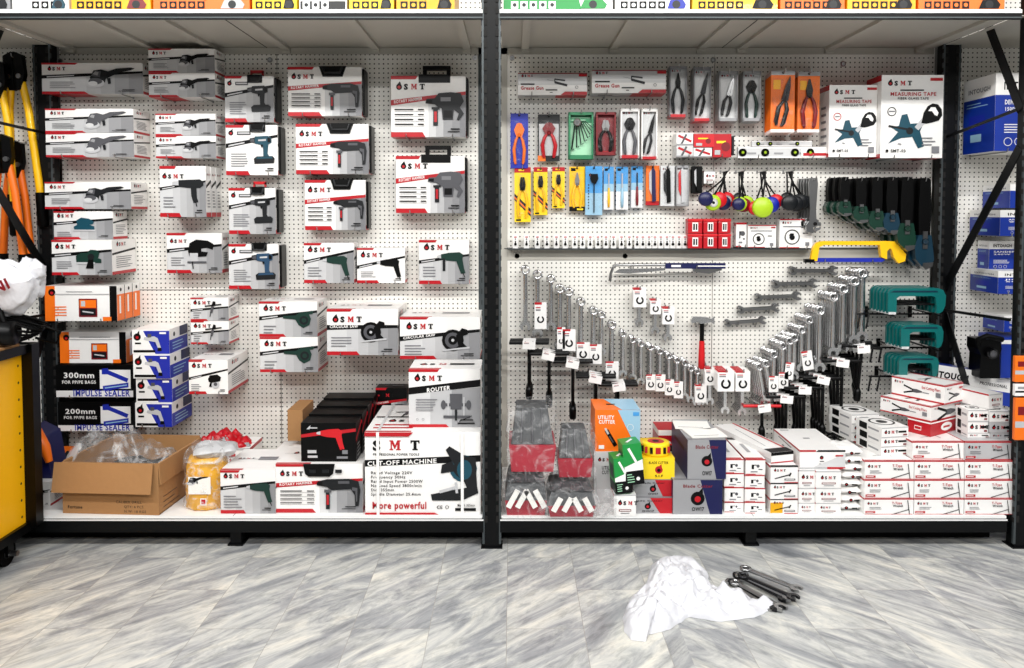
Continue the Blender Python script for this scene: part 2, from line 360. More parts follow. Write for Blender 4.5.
ICONS = {
 'grinder': [('p','c',[(-.8,.02),(-.62,.34),(-.3,.38),(.0,.3),(.35,.42),(.98,.46),(1.15,.42),(.98,.34),(.55,.26),(.2,.12),(-.1,-.02),(-.15,-.2),(-.6,-.2)]),
             ('d','silver',(-.58,-.2,.42,.2)), ('d','toolgrey',(-.55,-.12,.3,.14)), ('p','toolgrey',[(-.75,.1),(-.55,.34),(-.3,.3),(-.35,.05)]), ('d','s1',(-.66,-.22,.2,.1)), ('p','s3',[(-.66,.18),(-.55,.3),(-.4,.26),(-.45,.12)]), ('p','tooldark',[(-.05,.0),(.1,.02),(.12,-.22),(.0,-.25)])],
 'sander': [('p','c',[(-.7,-.35),(-.75,-.15),(-.5,.0),(-.55,.3),(-.2,.5),(.35,.42),(.7,.2),(.62,.05),(.35,.0),(.7,-.12),(.72,-.35)]), ('p','silver',[(-.8,-.45),(-.8,-.35),(.78,-.35),(.78,-.45)])],
 'planer': [('p','c',[(-.8,-.3),(-.82,.1),(-.5,.3),(-.1,.3),(.1,.5),(.5,.48),(.7,.3),(.6,-.05),(.8,-.1),(.8,-.35)]), ('p','silver',[(-.8,-.42),(-.8,-.3),(.4,-.3),(.4,-.42)]), ('p','black',[(0,-.1),(.3,-.1),(.3,-.7),(-.2,-.7)]), ('d','tooldark',(.15,.05,.22,.2))],
 'heat': [('p','silver',[(-.98,.22),(-.98,.42),(-.6,.45),(-.6,.2)]), ('p','c',[(-.62,.12),(-.62,.5),(.6,.55),(.8,.4),(.8,.2),(.6,.05),(.4,.05),(.42,-.5),(.5,-.75),(.22,-.8),(.1,-.4),(.08,.05)]), ('l','black',(.35,-.75),(.4,-1.0),.05)],
 'cordless': [('p','tooldark',[(-.85,.42),(-.85,.68),(-.5,.74),(-.5,.38)]), ('p','c',[(-.52,.34),(-.52,.8),(.3,.84),(.55,.7),(.55,.4),(.34,.3),(.3,-.3),(.42,-.5),(.02,-.5),(.0,.25)]), ('p','tooldark',[(-.55,-.95),(-.6,-.62),(-.4,-.48),(.6,-.45),(.75,-.6),(.7,-.9)]), ('p','c',[(-.45,-.64),(-.35,-.5),(.55,-.47),(.62,-.6)]), ('p','toolgrey',[(-.8,.46),(-.8,.62),(-.55,.66),(-.55,.44)]), ('p','silver',[(-.3,.5),(-.3,.6),(.2,.64),(.2,.52)]), ('p','ink',[(.3,.42),(.3,.74),(.5,.68),(.5,.44)]), ('p','ink',[(-.02,.1),(.02,.28),(-.14,.28),(-.1,.1)])],
 'rotary': [('p','c',[(-.95,.32),(-.9,.5),(-.5,.6),(.5,.62),(.9,.5),(.98,.1),(.9,-.6),(.75,-.62),(.72,-.1),(.55,.15),(-.3,.1),(-.5,.25)]), ('p','tooldark',[(-.55,-.75),(-.55,.05),(-.38,.05),(-.38,-.75)]), ('p','red',[(-.52,-.55),(-.52,-.1),(-.42,-.1),(-.42,-.55)]), ('p','toolgrey',[(-.62,.0),(-.62,.14),(-.31,.14),(-.31,.0)]), ('p','ink',[(-.95,.36),(-.95,.46),(-.7,.5),(-.7,.32)]), ('p','toolgrey',[(.6,.1),(.62,.25),(.85,.2),(.84,-.4),(.78,-.4),(.76,.06)]), ('p','toolgrey',[(.0,.4),(.0,.52),(.5,.52),(.5,.4)])],
 'demo': [('p','c',[(-.95,.3),(-.9,.52),(-.5,.55),(-.3,.8),(.3,.85),(.8,.8),(.95,.4),(.75,.1),(.95,-.2),(.7,-.55),(.6,-.5),(.7,-.2),(.45,0),(.4,-.5),(-.1,-.5),(-.15,.05),(-.3,.1),(-.5,.25)]), ('p','tooldark',[(-.57,-.8),(-.57,.05),(-.34,.05),(-.34,-.8)]), ('p','red',[(-.52,-.62),(-.52,-.1),(-.39,-.1),(-.39,-.62)]), ('p','s4',[(-.2,.4),(-.2,.6),(.3,.6),(.3,.4)]), ('p','ink',[(-.05,-.4),(-.05,-.05),(.36,-.05),(.36,-.4)]), ('p','ink',[(-.92,.34),(-.9,.46),(-.62,.48),(-.62,.3)]), ('p','tooldark',[(-.65,.0),(-.65,.12),(-.25,.12),(-.25,.0)])],
 'impact': [('p','silver',[(-.98,.3),(-.98,.42),(-.7,.5),(-.7,.24)]), ('p','c',[(-.72,.2),(-.72,.52),(-.2,.62),(.5,.66),(.75,.5),(.7,.2),(.8,-.4),(.9,-.72),(.6,-.78),(.42,-.3),(.3,.05),(-.3,.1)]), ('l','black',(.72,-.7),(.85,-1.0),.05)],
 'impact2': [('p','silver',[(-.98,.3),(-.98,.42),(-.7,.5),(-.7,.24)]), ('p','c',[(-.72,.2),(-.72,.52),(-.2,.62),(.5,.66),(.75,.5),(.7,.2),(.8,-.4),(.9,-.72),(.6,-.78),(.42,-.3),(.3,.05),(-.3,.1)]), ('p','tooldark',[(-.62,-.6),(-.62,.25),(-.44,.25),(-.44,-.6)]), ('l','black',(.72,-.7),(.85,-1.0),.05)],
 'jigsaw': [('p','c',[(-.7,.1),(-.6,.6),(-.2,.82),(.5,.75),(.85,.55),(.8,.2),(.5,.3),(.1,.35),(.1,.1),(.5,.05),(.4,-.2),(-.6,-.25)]), ('p','silver',[(-.6,-.5),(-.6,0),(-.1,0),(-.1,-.5)]), ('p','toolgrey',[(-.75,-.62),(-.75,-.5),(.4,-.5),(.4,-.62)]), ('l','ink',(-.45,-.5),(-.4,-.95),.06)],
 'circ': [('d','c',(-.1,0,.72,.72)), ('d','toolgrey',(-.1,0,.52,.52)), ('d','c',(-.1,0,.3,.3)), ('d','silver',(-.1,0,.1,.1)), ('p','c',[(.1,.3),(.5,.8),(.85,.7),(.9,.4),(.6,.3),(.5,-.1),(.9,-.5),(.3,-.5)]), ('p','silver',[(-.8,-.72),(-.8,-.62),(1,-.42),(1,-.54)])],
 'blower': [('p','c',[(-.98,.12),(-.98,.28),(-.2,.32),(.1,.5),(.6,.55),(.9,.4),(.98,.6),(.8,.62),(.62,.5),(.8,.1),(.7,-.3),(.3,-.5),(0,-.3),(-.2,.05)]), ('d','tooldark',(.35,0,.28,.28)), ('d','c',(.35,0,.15,.15))],
 'marble': [('d','silver',(.1,-.3,.42,.42)), ('p','c',[(-.7,.3),(-.5,.7),(.3,.8),(.7,.5),(.6,.1),(.3,0),(-.3,-.1),(-.6,.0)]), ('d','toolgrey',(.1,-.25,.2,.2)), ('p','c',[(-.6,-.5),(-.4,.1),(-.25,.1),(-.35,-.55)])],
 'router': [('p','c',[(-.35,-.2),(-.4,.8),(.4,.8),(.35,-.2)]), ('p','toolgrey',[(-.3,.25),(-.3,.45),(.3,.45),(.3,.25)]), ('l','c',(-.8,.1),(-.3,.1),.2), ('l','c',(.3,.1),(.8,.1),.2), ('d','c',(-.8,.1,.16,.3)), ('d','c',(.8,.1,.16,.3)), ('l','silver',(-.5,.6),(-.5,-.6),.08), ('l','silver',(.5,.6),(.5,-.6),.08), ('p','toolgrey',[(-.8,-.75),(-.8,-.58),(.9,-.58),(.9,-.75)]), ('l','tooldark',(0,-.2),(0,-.9),.14), ('l','tooldark',(.2,-.95),(1.0,-.6),.05)],
 'cutoff': [('d','teal',(.35,.2,.55,.55)), ('d','tooldark',(.35,.2,.4,.4)), ('p','tooldark',[(-.9,-1.1),(-.95,-.85),(.9,-.5),(.95,-.8),(.3,-1.1)]), ('p','tooldark',[(-.35,.95),(-.2,1.1),(.45,.7),(.85,.65),(.9,-.5),(.5,-.6),(.2,.1),(-.1,.5)]), ('p','tooldark',[(-.55,.0),(-.5,.35),(-.1,.5),(.1,.1)]), ('d','teal',(.4,.15,.3,.4)), ('l','silver',(-.6,-.75),(.1,-.55),.12), ('l','silver',(.05,-.35),(.1,-.8),.1)],
 'spray': [('p','silver',[(-.9,.35),(-.85,.6),(.2,.7),(.55,.5),(.9,-.6),(.6,-.7),(.3,.1),(-.3,.2)]), ('p','toolgrey',[(-.5,.55),(-.5,.95),(-.1,.95),(-.1,.6)]), ('l','ink',(.2,.1),(.3,-.3),.06), ('p','ink',[(.55,-.5),(.5,-.85),(.95,-.85),(.9,-.5)])],
 'small': [('l','ink',(-.9,.35),(.9,.55),.14), ('p','ink',[(-.2,.3),(.0,.9),(.25,.85),(.3,.4)]), ('p','toolgrey',[(-.2,.3),(.1,.3),(-.1,-.4),(-.35,-.35)]), ('l','ink',(-.25,-.3),(-.35,-.8),.08)],
 'pliers': [('l','c',(-1,-.35),(.15,.0),.16), ('l','c',(-1,.4),(.15,.05),.16), ('p','toolgrey',[(0,-.15),(0,.2),(.4,.22),(.95,.1),(.95,-.02),(.4,-.15)])],
 'gun': [('l','c',(-.25,.25),(.75,.12),.14), ('l','c',(-.25,-.05),(.95,-.35),.22), ('l','c',(-.25,.3),(-.25,-.1),.1), ('l','printgrey',(-.25,.05),(-1.0,.2),.04)],
 'cutterknife': [('l','ink',(-.5,.8),(.45,-.8),.4), ('l','silver',(-.62,1.0),(-.3,.4),.2), ('l','toolgrey',(-.2,.2),(.2,-.45),.12)],
 'tee': [('l','tooldark',(-1,-.7),(.75,-.15),.07), ('l','tooldark',(.6,.75),(.85,-.95),.07)],
 'casebox': [('p','darkred',[(-1,-1),(-1,1),(1,1),(1,-1)]), ('p','orange',[(-.9,.0),(-.9,.85),(.9,.85),(.9,.0)]), ('p','tooldark',[(-.85,-.85),(-.85,-.1),(.85,-.1),(.85,-.85)]), ('p','silver',[(-.75,.15),(-.75,.75),(-.3,.75),(-.3,.15)]), ('l','silver',(-.6,-.4),(.6,-.55),.15)],
 'sealer': [('p','blue',[(-.9,-.45),(-.9,-.8),(.95,-.55),(.95,-.2)]), ('l','blue',(-.75,.65),(.9,-.05),.3), ('p','blue',[(-.95,.4),(-.95,.8),(-.5,.85),(-.45,.4)]), ('l','skyblue',(-.75,-.6),(.85,-.38),.08)],
 'tape': [('p','teal',[(-.98,-.62),(-.62,-.2),(-.9,-.02),(-.6,.02),(-.5,.42),(-.3,.46),(-.18,.1),(.1,.12),(.3,.1),(.18,-.18),(.34,-.72),(.12,-.8),(-.1,-.38),(-.5,-.42)]), ('p','silver',[(-.02,-.02),(.24,.3),(.4,.16),(.12,-.14)]), ('p','ink',[(.22,.12),(.3,.5),(.44,.74),(.62,.84),(.82,.8),(.96,.62),(.98,.4),(.86,.22),(.6,.14),(.4,.1)]), ('p','white',[(.46,.56),(.56,.7),(.72,.7),(.84,.5),(.8,.38),(.7,.42),(.6,.56)]), ('d','tooldark',(-.2,-.16,.13,.13)), ('l','tooldark',(-.98,.02),(-.3,-.1),.07), ('l','s3',(-.62,-.62),(-.5,-.66),.06)],
 'disc': [('r','ink',(0,0,1,.13)), ('d','ink',(0,-.05,.36,.36)), ('p','ink',[(-.45,.2),(-.2,.5),(.3,.45),(.1,.15)])],
}

def carton(w, d, h, base, artfn, name='carton', loc=(0,0,0), rz=0, rx=0):
    mb = MB(); mb.box(-w/2, w/2, 0, d, 0, h, base)
    F = {'front': lambda: Art(mb, (-w/2,0,0),(1,0,0),(0,0,1),(0,-1,0), w, h),
         'right': lambda: Art(mb, (w/2,0,0),(0,1,0),(0,0,1),(1,0,0), d, h),
         'left': lambda: Art(mb, (-w/2,d,0),(0,-1,0),(0,0,1),(-1,0,0), d, h),
         'top': lambda: Art(mb, (-w/2,0,h),(1,0,0),(0,1,0),(0,0,1), w, d),
         'bottom': lambda: Art(mb, (-w/2,d,0),(1,0,0),(0,-1,0),(0,0,-1), w, d)}
    artfn(F)
    return mb.build(name, loc=loc, rot=(rx, 0, rz))
# ------------------------------------------------------------------ carton artwork
def side_art(A, title=True):
    w, h = A.w, A.h
    A.rect(w*.0, h*.0, w, h*.09, 'red'); A.rect(0, h*.1, w, h*.62, 'white')
    A.poly([(0,h*.56),(w,h*.68),(w,h*.74),(0,h*.62)], 'ink')
    s = min(w*.14, h*.1)
    A.logo(w*.18, h*.82, s)
    A.lines(w*.15, w*.85, h*.2, h*.5, 6)
def top_art(A):
    w, h = A.w, A.h
    A.rect(0, 0, w*.4, h*.06, 'red'); s = min(w*.06, h*.14); A.logo(w*.1, h*.5, s); A.rect(w*.5, h*.45, w*.85, h*.6, 'printgrey')
    A.rect(0, h*.49, w, h*.5, 's2')
def power(icon, col='tooldark', title=None, ic=(.68, .48), isc=.27, slash=(.5, .68), logo=(.07, .8, .085), kind='box', lines=(.08, .38, .2, .44, 5), flip=1, silver=True, side=True, tip='s3'):
    def fn(F):
        A = F['front'](); w, h = A.w, A.h
        if silver:
            # printed silver panel, stepped towards the right edge
            L0 = [(0, 's1'), (.28, 'sa'), (.44, 's2'), (.58, 'sb'), (.72, 's3'), (.86, 'sc')] if silver == 'y' or (kind == 'box') else [(.5, 's1'), (.6, 's2'), (.7, 's3'), (.82, 'sc'), (.92, 's4')]
            for a, m in L0:
                A.npoly([(a, .0), (a, slash[0]+(slash[1]-slash[0])*a), (1, slash[1]), (1, 0)], m)
        a, b = slash; t = min(.055, .035*w/h) if kind == 'box' else .045
        A.npoly([(0,a-t),(1,b-t*.6),(1,b+t*.6),(0,a+t)], 'red' if kind == 'rotary' else 'ink')
        if kind == 'case': A.npoly([(.08,a+(b-a)*.06-t*.3),(.36,a+(b-a)*.34-t*.3),(.36,a+(b-a)*.34+t*.3),(.08,a+(b-a)*.06+t*.3)], 'silver')
        if title: A.text(title, w*.04, h*(a-.012), h*t*1.15, 'white', width=w*.38 if kind == 'rotary' else w*.4, slope=(b-a)*h/w)
        else: A.npoly([(.05,a-t*.25),(.32,a+(b-a)*.3-t*.25),(.32,a+(b-a)*.3+t*.3),(.05,a+t*.3)], 's1')
        A.npoly([(0,1),(0,.945),(.33,.945),(.36,1)], 'red')
        A.npoly([(0,0),(0,.08),(.42,.08),(.46,0)], 'red')
        lu, lv, ls = logo; ls = ls*h
        if kind == 'case':
            A.disc(w*.1, h*.84, h*.05, 'ink'); A.poly([(w*.1,h*.89),(w*.14,h*.93),(w*.13,h*.84)], 'ink'); A.disc(w*.1, h*.835, h*.022, 'red')
            A.rect(w*.22, h*.8, w*.48, h*.87, 'toolgrey'); A.rect(w*.24, h*.825, w*.46, h*.85, 's1')
        else: A.logo(w*lu, h*lv, ls)
        if kind == 'rotary':
            for i in range(4):
                y = h*(.44-.08*i); A.rect(w*.05, y, w*.3, y+h*.018, 'ink'); A.rect(w*.36, y, w*(.44), y+h*.018, 'ink')
                A.rect(w*.05, y-h*.026, w*.45, y-h*.02, 'printgrey')
        else: A.lines(w*lines[0], w*lines[1], h*lines[2], h*lines[3], lines[4])
        A.icon(icon, w*ic[0], h*ic[1], w*isc, col, flip)
        A.rect(w*.8, h*.12, w*.92, h*.14, 'ink'); A.rect(w*.76, h*.08, w*.92, h*.095, 'ink')
        if side:
            side_art(F['right']()); side_art(F['left']()); top_art(F['top']())
            B = F['bottom'](); B.rect(0, 0, B.w*.45, B.h, 'red')
    return fn

def orange_set(F):
    A = F['front'](); w, h = A.w, A.h
    A.nrect(0,0,.14,1,'orange'); A.nrect(.14,0,.9,.12,'white'); A.nrect(.9,0,1,1,'ink'); A.nrect(.8,0,.92,.12,'orange')
    A.disc(w*.1, h*.82, h*.1, 'ink'); A.disc(w*.1, h*.8, h*.045, 'red')
    for k in (.2, .36): A.ring(w*.16, h*k, h*.06, h*.02, 'orange'); A.nrect(.1, k-.05, .3, k-.02, 'orange'); A.nrect(.1, k+.03, .3, k+.06, 'orange')
    A.icon('casebox', w*.6, h*.38, h*.26); A.lines(w*.3, w*.86, h*.84, h*.84, 1, t=h*.015)
    A.nrect(.14,.76,.9,.78,'s2')
    for s in ('right', 'left'):
        B = F[s](); B.rect(0,0,B.w,B.h*.75,'orange'); B.rect(B.w*.3,B.h*.2,B.w*.5,B.h*.7,'white'); B.disc(B.w*.5,B.h*.88,B.w*.12,'ink')
def sealer(txt):
    def fn(F):
        A = F['front'](); w, h = A.w, A.h
        A.rect(0, 0, w, h*.2, 'white'); A.rect(w*.57, h*.26, w*.97, h*.85, 'white'); A.icon('sealer', w*.77, h*.54, w*.18)
        A.text(txt, w*.1, h*.6, h*.17, 'white', width=w*.4, bold=.025); A.text('FOR PP/PE BAGS', w*.08, h*.42, h*.1, 'white', width=w*.44)
        A.text('IMPULSE SEALER', w*.22, h*.03, h*.2, 'blue', width=w*.74, bold=.025)
        B = F['top'](); B.rect(B.w*.02, B.h*.1, B.w*.98, B.h*.3, 'ink')
    return fn
def spraybox(F):
    A = F['front'](); w, h = A.w, A.h
    A.npoly([(.62,0),(.3,.95),(1,.95),(1,0)], 'blue'); A.disc(w*.14, h*.7, h*.15, 'ink'); A.poly([(w*.14,h*.85),(w*.2,h*.98),(w*.2,h*.75)], 'ink'); A.disc(w*.14, h*.68, h*.06, 'red')
    A.nrect(.08,.4,.24,.47,'ink'); A.icon('spray', w*.55, h*.45, w*.26); A.nrect(.04,.06,.62,.16,'ink'); A.nrect(.74,.82,.92,.9,'white')
    for s in ('right','left'):
        B = F[s](); B.rect(0,0,B.w,B.h*.55,'blue'); B.rect(0,B.h*.55,B.w*.5,B.h,'white'); B.disc(B.w*.25,B.h*.75,B.h*.1,'ink'); B.rect(B.w*.55,B.h*.6,B.w,B.h,'navy')
        B.lines(B.w*.15,B.w*.8,B.h*.15,B.h*.4,3,'skyblue')
def routerbox(F):
    A = F['front'](); w, h = A.w, A.h
    for i, m in enumerate(('s1','s2','s3')): A.npoly([(.0+.3*i,0),(.3*i,.57+.12*.3*i),(1,.69),(1,0)], m)
    A.npoly([(0,.56),(1,.7),(1,.82),(0,.68)], 'ink'); A.text('ROUTER', w*.25, h*.6, h*.07, 'white', width=w*.33, bold=.025, slope=.12)
    A.npoly([(0,0),(0,.05),(.52,.05),(.56,0)], 'red'); A.npoly([(0,1),(0,.95),(.4,.95),(.43,1)], 'red')
    A.logo(w*.08, h*.8, h*.09); A.icon('router', w*.66, h*.36, w*.22, 'toolgrey'); A.lines(w*.1, w*.4, h*.3, h*.48, 5); A.ring(w*.12, h*.14, h*.02, h*.006, 'printgrey'); A.ring(w*.2, h*.14, h*.02, h*.006, 'printgrey')
    A.rect(w*.72, h*.12, w*.9, h*.14, 'ink'); A.rect(w*.68, h*.06, w*.92, h*.085, 'ink')
    T = F['top'](); T.rect(0,0,T.w*.45,T.h*.1,'red'); T.logo(T.w*.12,T.h*.4,T.h*.14); T.rect(T.w*.55,T.h*.4,T.w*.9,T.h*.55,'ink'); side_art(F['left'](), )
def cutoffbox(F):
    A = F['front'](); w, h = A.w, A.h
    A.npoly([(0,.58),(1,.64),(1,.72),(0,.66)], 'ink'); A.text('CUT-OFF MACHINE', w*.02, h*.588, h*.055, 'white', width=w*.6, bold=.025, slope=.045)
    A.smt(w*.07, h*.78, h*.12, 'ink', 'red', 1.75); A.text('PROFESSIONAL POWER TOOLS', w*.07, h*.715, h*.028, 'ink', width=w*.4)
    y = .49
    for t, q in (('Rated Voltage 220V',.36),('Frequency 50Hz',.3),('Rated Input Power 2500W',.45),('No Load Speed 3800r/min',.44),('Disc 355mm',.2),('Spindle Diameter 25.4mm',.43)):
        A.text(t, w*.05, h*y, h*.035, 'ink', width=w*q, bold=.01); y -= .052
    A.text('More powerful', w*.06, h*.07, h*.085, 'red', width=w*.47, bold=.025)
    A.icon('cutoff', w*.775, h*.5, h*.3); A.text('CE', w*.62, h*.07, h*.04, 'ink'); A.ring(w*.71, h*.09, h*.022, h*.006, 'ink')
    A.text('Model: 355mm', w*.8, h*.1, h*.03, 'ink', width=w*.15); A.rect(w*.78, h*.045, w*.96, h*.08, 'ink')
    A.npoly([(0,1),(0,.95),(.38,.95),(.42,1)], 'red'); A.npoly([(0,0),(0,.025),(.6,.025),(.64,0)], 'red')
    A.nrect(.1,0,.125,1,'white'); A.nrect(.83,0,.855,1,'white')
    side_art(F['left']()); T = F['top']()
    T.rect(0,T.h*.0,T.w*.4,T.h*.04,'red')
    for k in (.12,.22): T.rect(T.w*.05,T.h*k,T.w*.4,T.h*(k+.04),'red')
    T.logo(T.w*.15,T.h*.35,T.h*.07); T.icon('small', T.w*.3, T.h*.65, T.w*.14); T.rect(T.w*.02,T.h*.5,T.w*.95,T.h*.53,'ink'); T.rect(T.w*.1,0,T.w*.125,T.h,'s1')
def blackdrill(F):
    A = F['front'](); w, h = A.w, A.h
    A.npoly([(0,.62),(.35,.68),(.35,.78),(0,.7)], 'red'); A.npoly([(.6,.7),(1,.78),(1,.86),(.6,.8)], 'red')
    A.icon('impact', w*.55, h*.6, w*.27, 'brightred', flip=1); A.poly([(w*.1,h*.84),(w*.18,h*.95),(w*.16,h*.84)], 'silver'); A.rect(w*.16,h*.86,w*.3,h*.89,'silver')
    A.nrect(.12,.1,.3,.16,'silver'); A.nrect(.12,.22,.28,.3,'silver'); A.nrect(.65,.08,.85,.14,'printgrey'); A.nrect(.75,.2,.85,.3,'printgrey')
    for s in ('right','left'):
        B = F[s](); B.poly([(0,B.h*.5),(B.w,B.h*.8),(B.w,B.h*.92),(0,B.h*.62)], 'red'); B.lines(B.w*.2,B.w*.8,B.h*.12,B.h*.4,4,'silver')
def tapebox(small):
    def fn(F):
        A = F['front'](); w, h = A.w, A.h
        A.logo(w*.1, h*.875, h*.055); A.text('MEASURING TAPE', w*.14, h*.75, h*.045, 'red', width=w*.74); A.text('FIBER GLASS TAPE', w*.26, h*.705, h*.028, 'ink', width=w*.5)
        A.rect(w*.3,h*.81,w*.68,h*.825,'ink'); A.rect(w*.78,h*.93,w*.98,h*.965,'red'); A.ring(w*.17,h*.56,h*.055,h*.01,'red' if small else 'ink'); A.rect(w*.12,h*.555,w*.22,h*.57,'printgrey')
        A.icon('tape', w*.55, h*.38, w*.44); A.lines(w*.66,w*.9,h*.16,h*.24,3); A.text('SMT-03', w*.16, h*.07, h*.035, 'ink', width=w*.24); A.disc(w*.1,h*.085,h*.018,'ink'); A.rect(w*.82,h*.06,w*.94,h*.14,'printgrey')
        for s in ('right','left'):
            B = F[s](); B.rect(0,B.h*.93,B.w,B.h,'red'); B.rect(0,0,B.w,B.h*.05,'red'); B.lines(B.w*.2,B.w*.8,B.h*.2,B.h*.7,6)
        B = F['bottom'](); B.rect(B.w*.5,0,B.w,B.h,'red'); B.rect(0,0,B.w*.5,B.h,'s2')
        B = F['top'](); B.rect(0,0,B.w,B.h,'red')
    return fn
def greasebox(F):
    A = F['front'](); w, h = A.w, A.h
    A.npoly([(0,.5),(0,1),(1,1),(1,.5)], 's2'); A.nrect(0,.45,1,.62,'s1'); A.nrect(0,.955,1,1,'darkred'); A.nrect(.88,.84,1,.95,'red')
    A.logo(w*.05,h*.82,h*.1); A.text('Grease Gun', w*.04, h*.24, h*.16, 'red', width=w*.33, bold=.03); A.rect(w*.04,h*.46,w*.24,h*.52,'ink')
    A.icon('gun', w*.57, h*.6, w*.15); A.npoly([(.62,0),(.68,.15),(1,.15),(1,0)], 'red'); A.rect(w*.4,h*.2,w*.57,h*.25,'ink'); A.rect(w*.46,h*.1,w*.5,h*.13,'ink')
    A.ring(w*.85,h*.35,h*.07,h*.02,'printgrey')
    B = F['bottom'](); B.rect(0,0,B.w,B.h,'s2'); B.rect(B.w*.55,0,B.w,B.h,'red'); B.rect(B.w*.1,B.h*.3,B.w*.3,B.h*.6,'printgrey')
def discbox(F):
    A = F['front'](); w, h = A.w, A.h
    A.rect(0,h*.96,w,h,'red'); A.logo(w*.08,h*.84,h*.06); A.rect(w*.82,h*.86,w*.97,h*.92,'red'); A.rect(w*.1,h*.72,w*.85,h*.755,'printgrey')
    A.icon('disc', w*.38, h*.38, h*.26); A.rect(w*.7,h*.5,w*.86,h*.53,'ink'); A.rect(w*.78,h*.08,w*.9,h*.2,'printgrey'); A.rect(0,0,w*.6,h*.03,'red')
    B = F['bottom'](); B.rect(0,0,B.w,B.h,'s2'); B.rect(B.w*.5,0,B.w,B.h,'red')
def brandbox(txt1='INTOUGH', l1='DEMOLITION HAMMER', l2='1500W 6000r/min', big=False):
    def fn(F):
        for s in ('front','left','right'):
            A = F[s](); w, h = A.w, A.h
            A.rect(0,0,w,h*.72,'intblue')
            if s == 'front':
                A.text(txt1, w*.12, h*.79, h*.1, 'ink', width=w*.6, bold=.025); A.text(l1, w*.14, h*.6, h*.06, 'white', width=w*.7, bold=.025); A.text(l2, w*.14, h*.52, h*.045, 'white', width=w*.55)
                A.lines(w*.14, w*.7, h*.24, h*.34, 4, 'white', t=h*.012)
                for k in range(3): A.ring(w*(.2+.16*k), h*.12, h*.055, h*.008, 'white')
            else:
                A.lines(w*.1,w*.8,h*.62,h*.66,2,'skyblue',t=h*.01); A.text(txt1, w*.15, h*.8, h*.06, 'printgrey', width=w*.7, bold=.03); A.rect(w*.25,h*.15,w*.6,h*.25,'skyblue'); A.rect(w*.2,h*.3,w*.7,h*.5,'blue')
    return fn
def topcarton(base, tcol, hasicons=True, pic='small', pcol='ink'):
    def fn(F):
        A = F['front'](); w, h = A.w, A.h
        A.rect(0,h*.82,w,h*.97,tcol)
        if hasicons:
            for k in range(5):
                x = w*(.1+.09*k); A.rect(x, h*.03, x+w*.07, h*.03+w*.07, 'ink'); A.ring(x+w*.035, h*.03+w*.035, w*.025, w*.008, base)
        A.icon(pic, w*.75, h*.16, w*.16, pcol); A.npoly([(.6,0),(.68,.03),(1,.03),(1,0)], 'ink')
        A.lines(w*.1,w*.5,h*.3,h*.6,6,'ink')
    return fn
def twrench(F):
    A = F['front'](); w, h = A.w, A.h
    A.rect(0,h*.93,w,h,'red'); A.logo(w*.06,h*.62,h*.13); A.rect(w*.02,h*.08,w*.22,h*.2,'red'); A.rect(w*.04,h*.12,w*.18,h*.15,'white')
    A.text('T-Type', w*.56, h*.66, h*.14, 'red', width=w*.2, bold=.02); A.text('Wrench', w*.58, h*.48, h*.14, 'ink', width=w*.2, bold=.03)
    A.icon('tee', w*.75, h*.42, w*.21); A.lines(w*.1,w*.35,h*.35,h*.45,2); A.rect(0,0,w*.98,h*.03,'red')
    for s in ('left','right'):
        B = F[s](); B.rect(0,B.h*.9,B.w,B.h,'red'); B.rect(0,0,B.w*.6,B.h*.06,'red')
    T = F['top'](); T.rect(0,0,T.w,T.h*.05,'red'); T.icon('tee',T.w*.5,T.h*.5,T.w*.2)
def smallsock(c='red', k=0):
    def fn(F):
        A = F['front'](); w, h = A.w, A.h
        A.rect(0,h*.92,w,h,'red'); A.rect(w*.05,h*.1,w*.95,h*.9,'white'); A.rect(w*.3,h*.35,w*.42,h*.62,'ink'); A.rect(w*.3,h*.58,w*.55,h*.64,'ink'); A.rect(w*.65,h*.3,w*.85,h*.36,'toolgrey')
        A.rect(w*.25,h*.15,w*.6,h*.22,'printgrey'); A.rect(0,0,w*.5,h*.05,'red'); A.disc(w*.62,h*.55,h*.1,'toolgrey')
        T = F['top'](); T.rect(0,0,T.w*.9,T.h*.06,'red'); T.rect(T.w*.4,T.h*.3,T.w*.6,T.h*.7,'s3'); T.rect(0,T.h*.9,T.w,T.h,'ink')
        for s in ('left','right'):
            B = F[s](); B.rect(0,B.h*.86,B.w,B.h,'red'); B.rect(B.w*.1,B.h*.3,B.w*.8,B.h*.5,'s2')
    return fn
def boltbox(yel=False):
    def fn(F):
        A = F['front'](); w, h = A.w, A.h
        A.rect(0,h*.93,w,h,'ink')
        if yel: A.rect(0,h*.05,w*.45,h*.75,'bigyellow')
        A.logo(w*.12,h*.68,h*.13); A.line((w*.15,h*.25),(w*.72,h*.5),h*.06,'ink'); A.line((w*.68,h*.4),(w*.74,h*.6),h*.09,'ink'); A.rect(w*.5,h*.15,w*.9,h*.26,'printgrey'); A.rect(w*.55,h*.2,w*.85,h*.23,'white')
        A.rect(w*.5,0,w,h*.05,'red')
        for s in ('left','right'):
            B = F[s](); B.rect(0,B.h*.88,B.w,B.h,'red')
        T = F['top'](); T.rect(0,0,T.w,T.h*.04,'ink'); T.line((T.w*.3,T.h*.2),(T.w*.7,T.h*.8),T.w*.05,'s4')
    return fn
def plainsmt(F):
    A = F['front'](); w, h = A.w, A.h
    A.rect(w*.0,h*.93,w,h,'s2'); A.logo(w*.18,h*.52,h*.17); A.rect(w*.22,h*.22,w*.78,h*.32,'darkred'); A.rect(w*.25,h*.25,w*.75,h*.29,'white'); A.rect(w*.3,h*.12,w*.7,h*.15,'s4')
    for s in ('left','right'):
        B = F[s](); B.rect(0,B.h*.9,B.w,B.h,'red')
    T = F['top'](); T.rect(0,T.h*.47,T.w,T.h*.5,'s2')
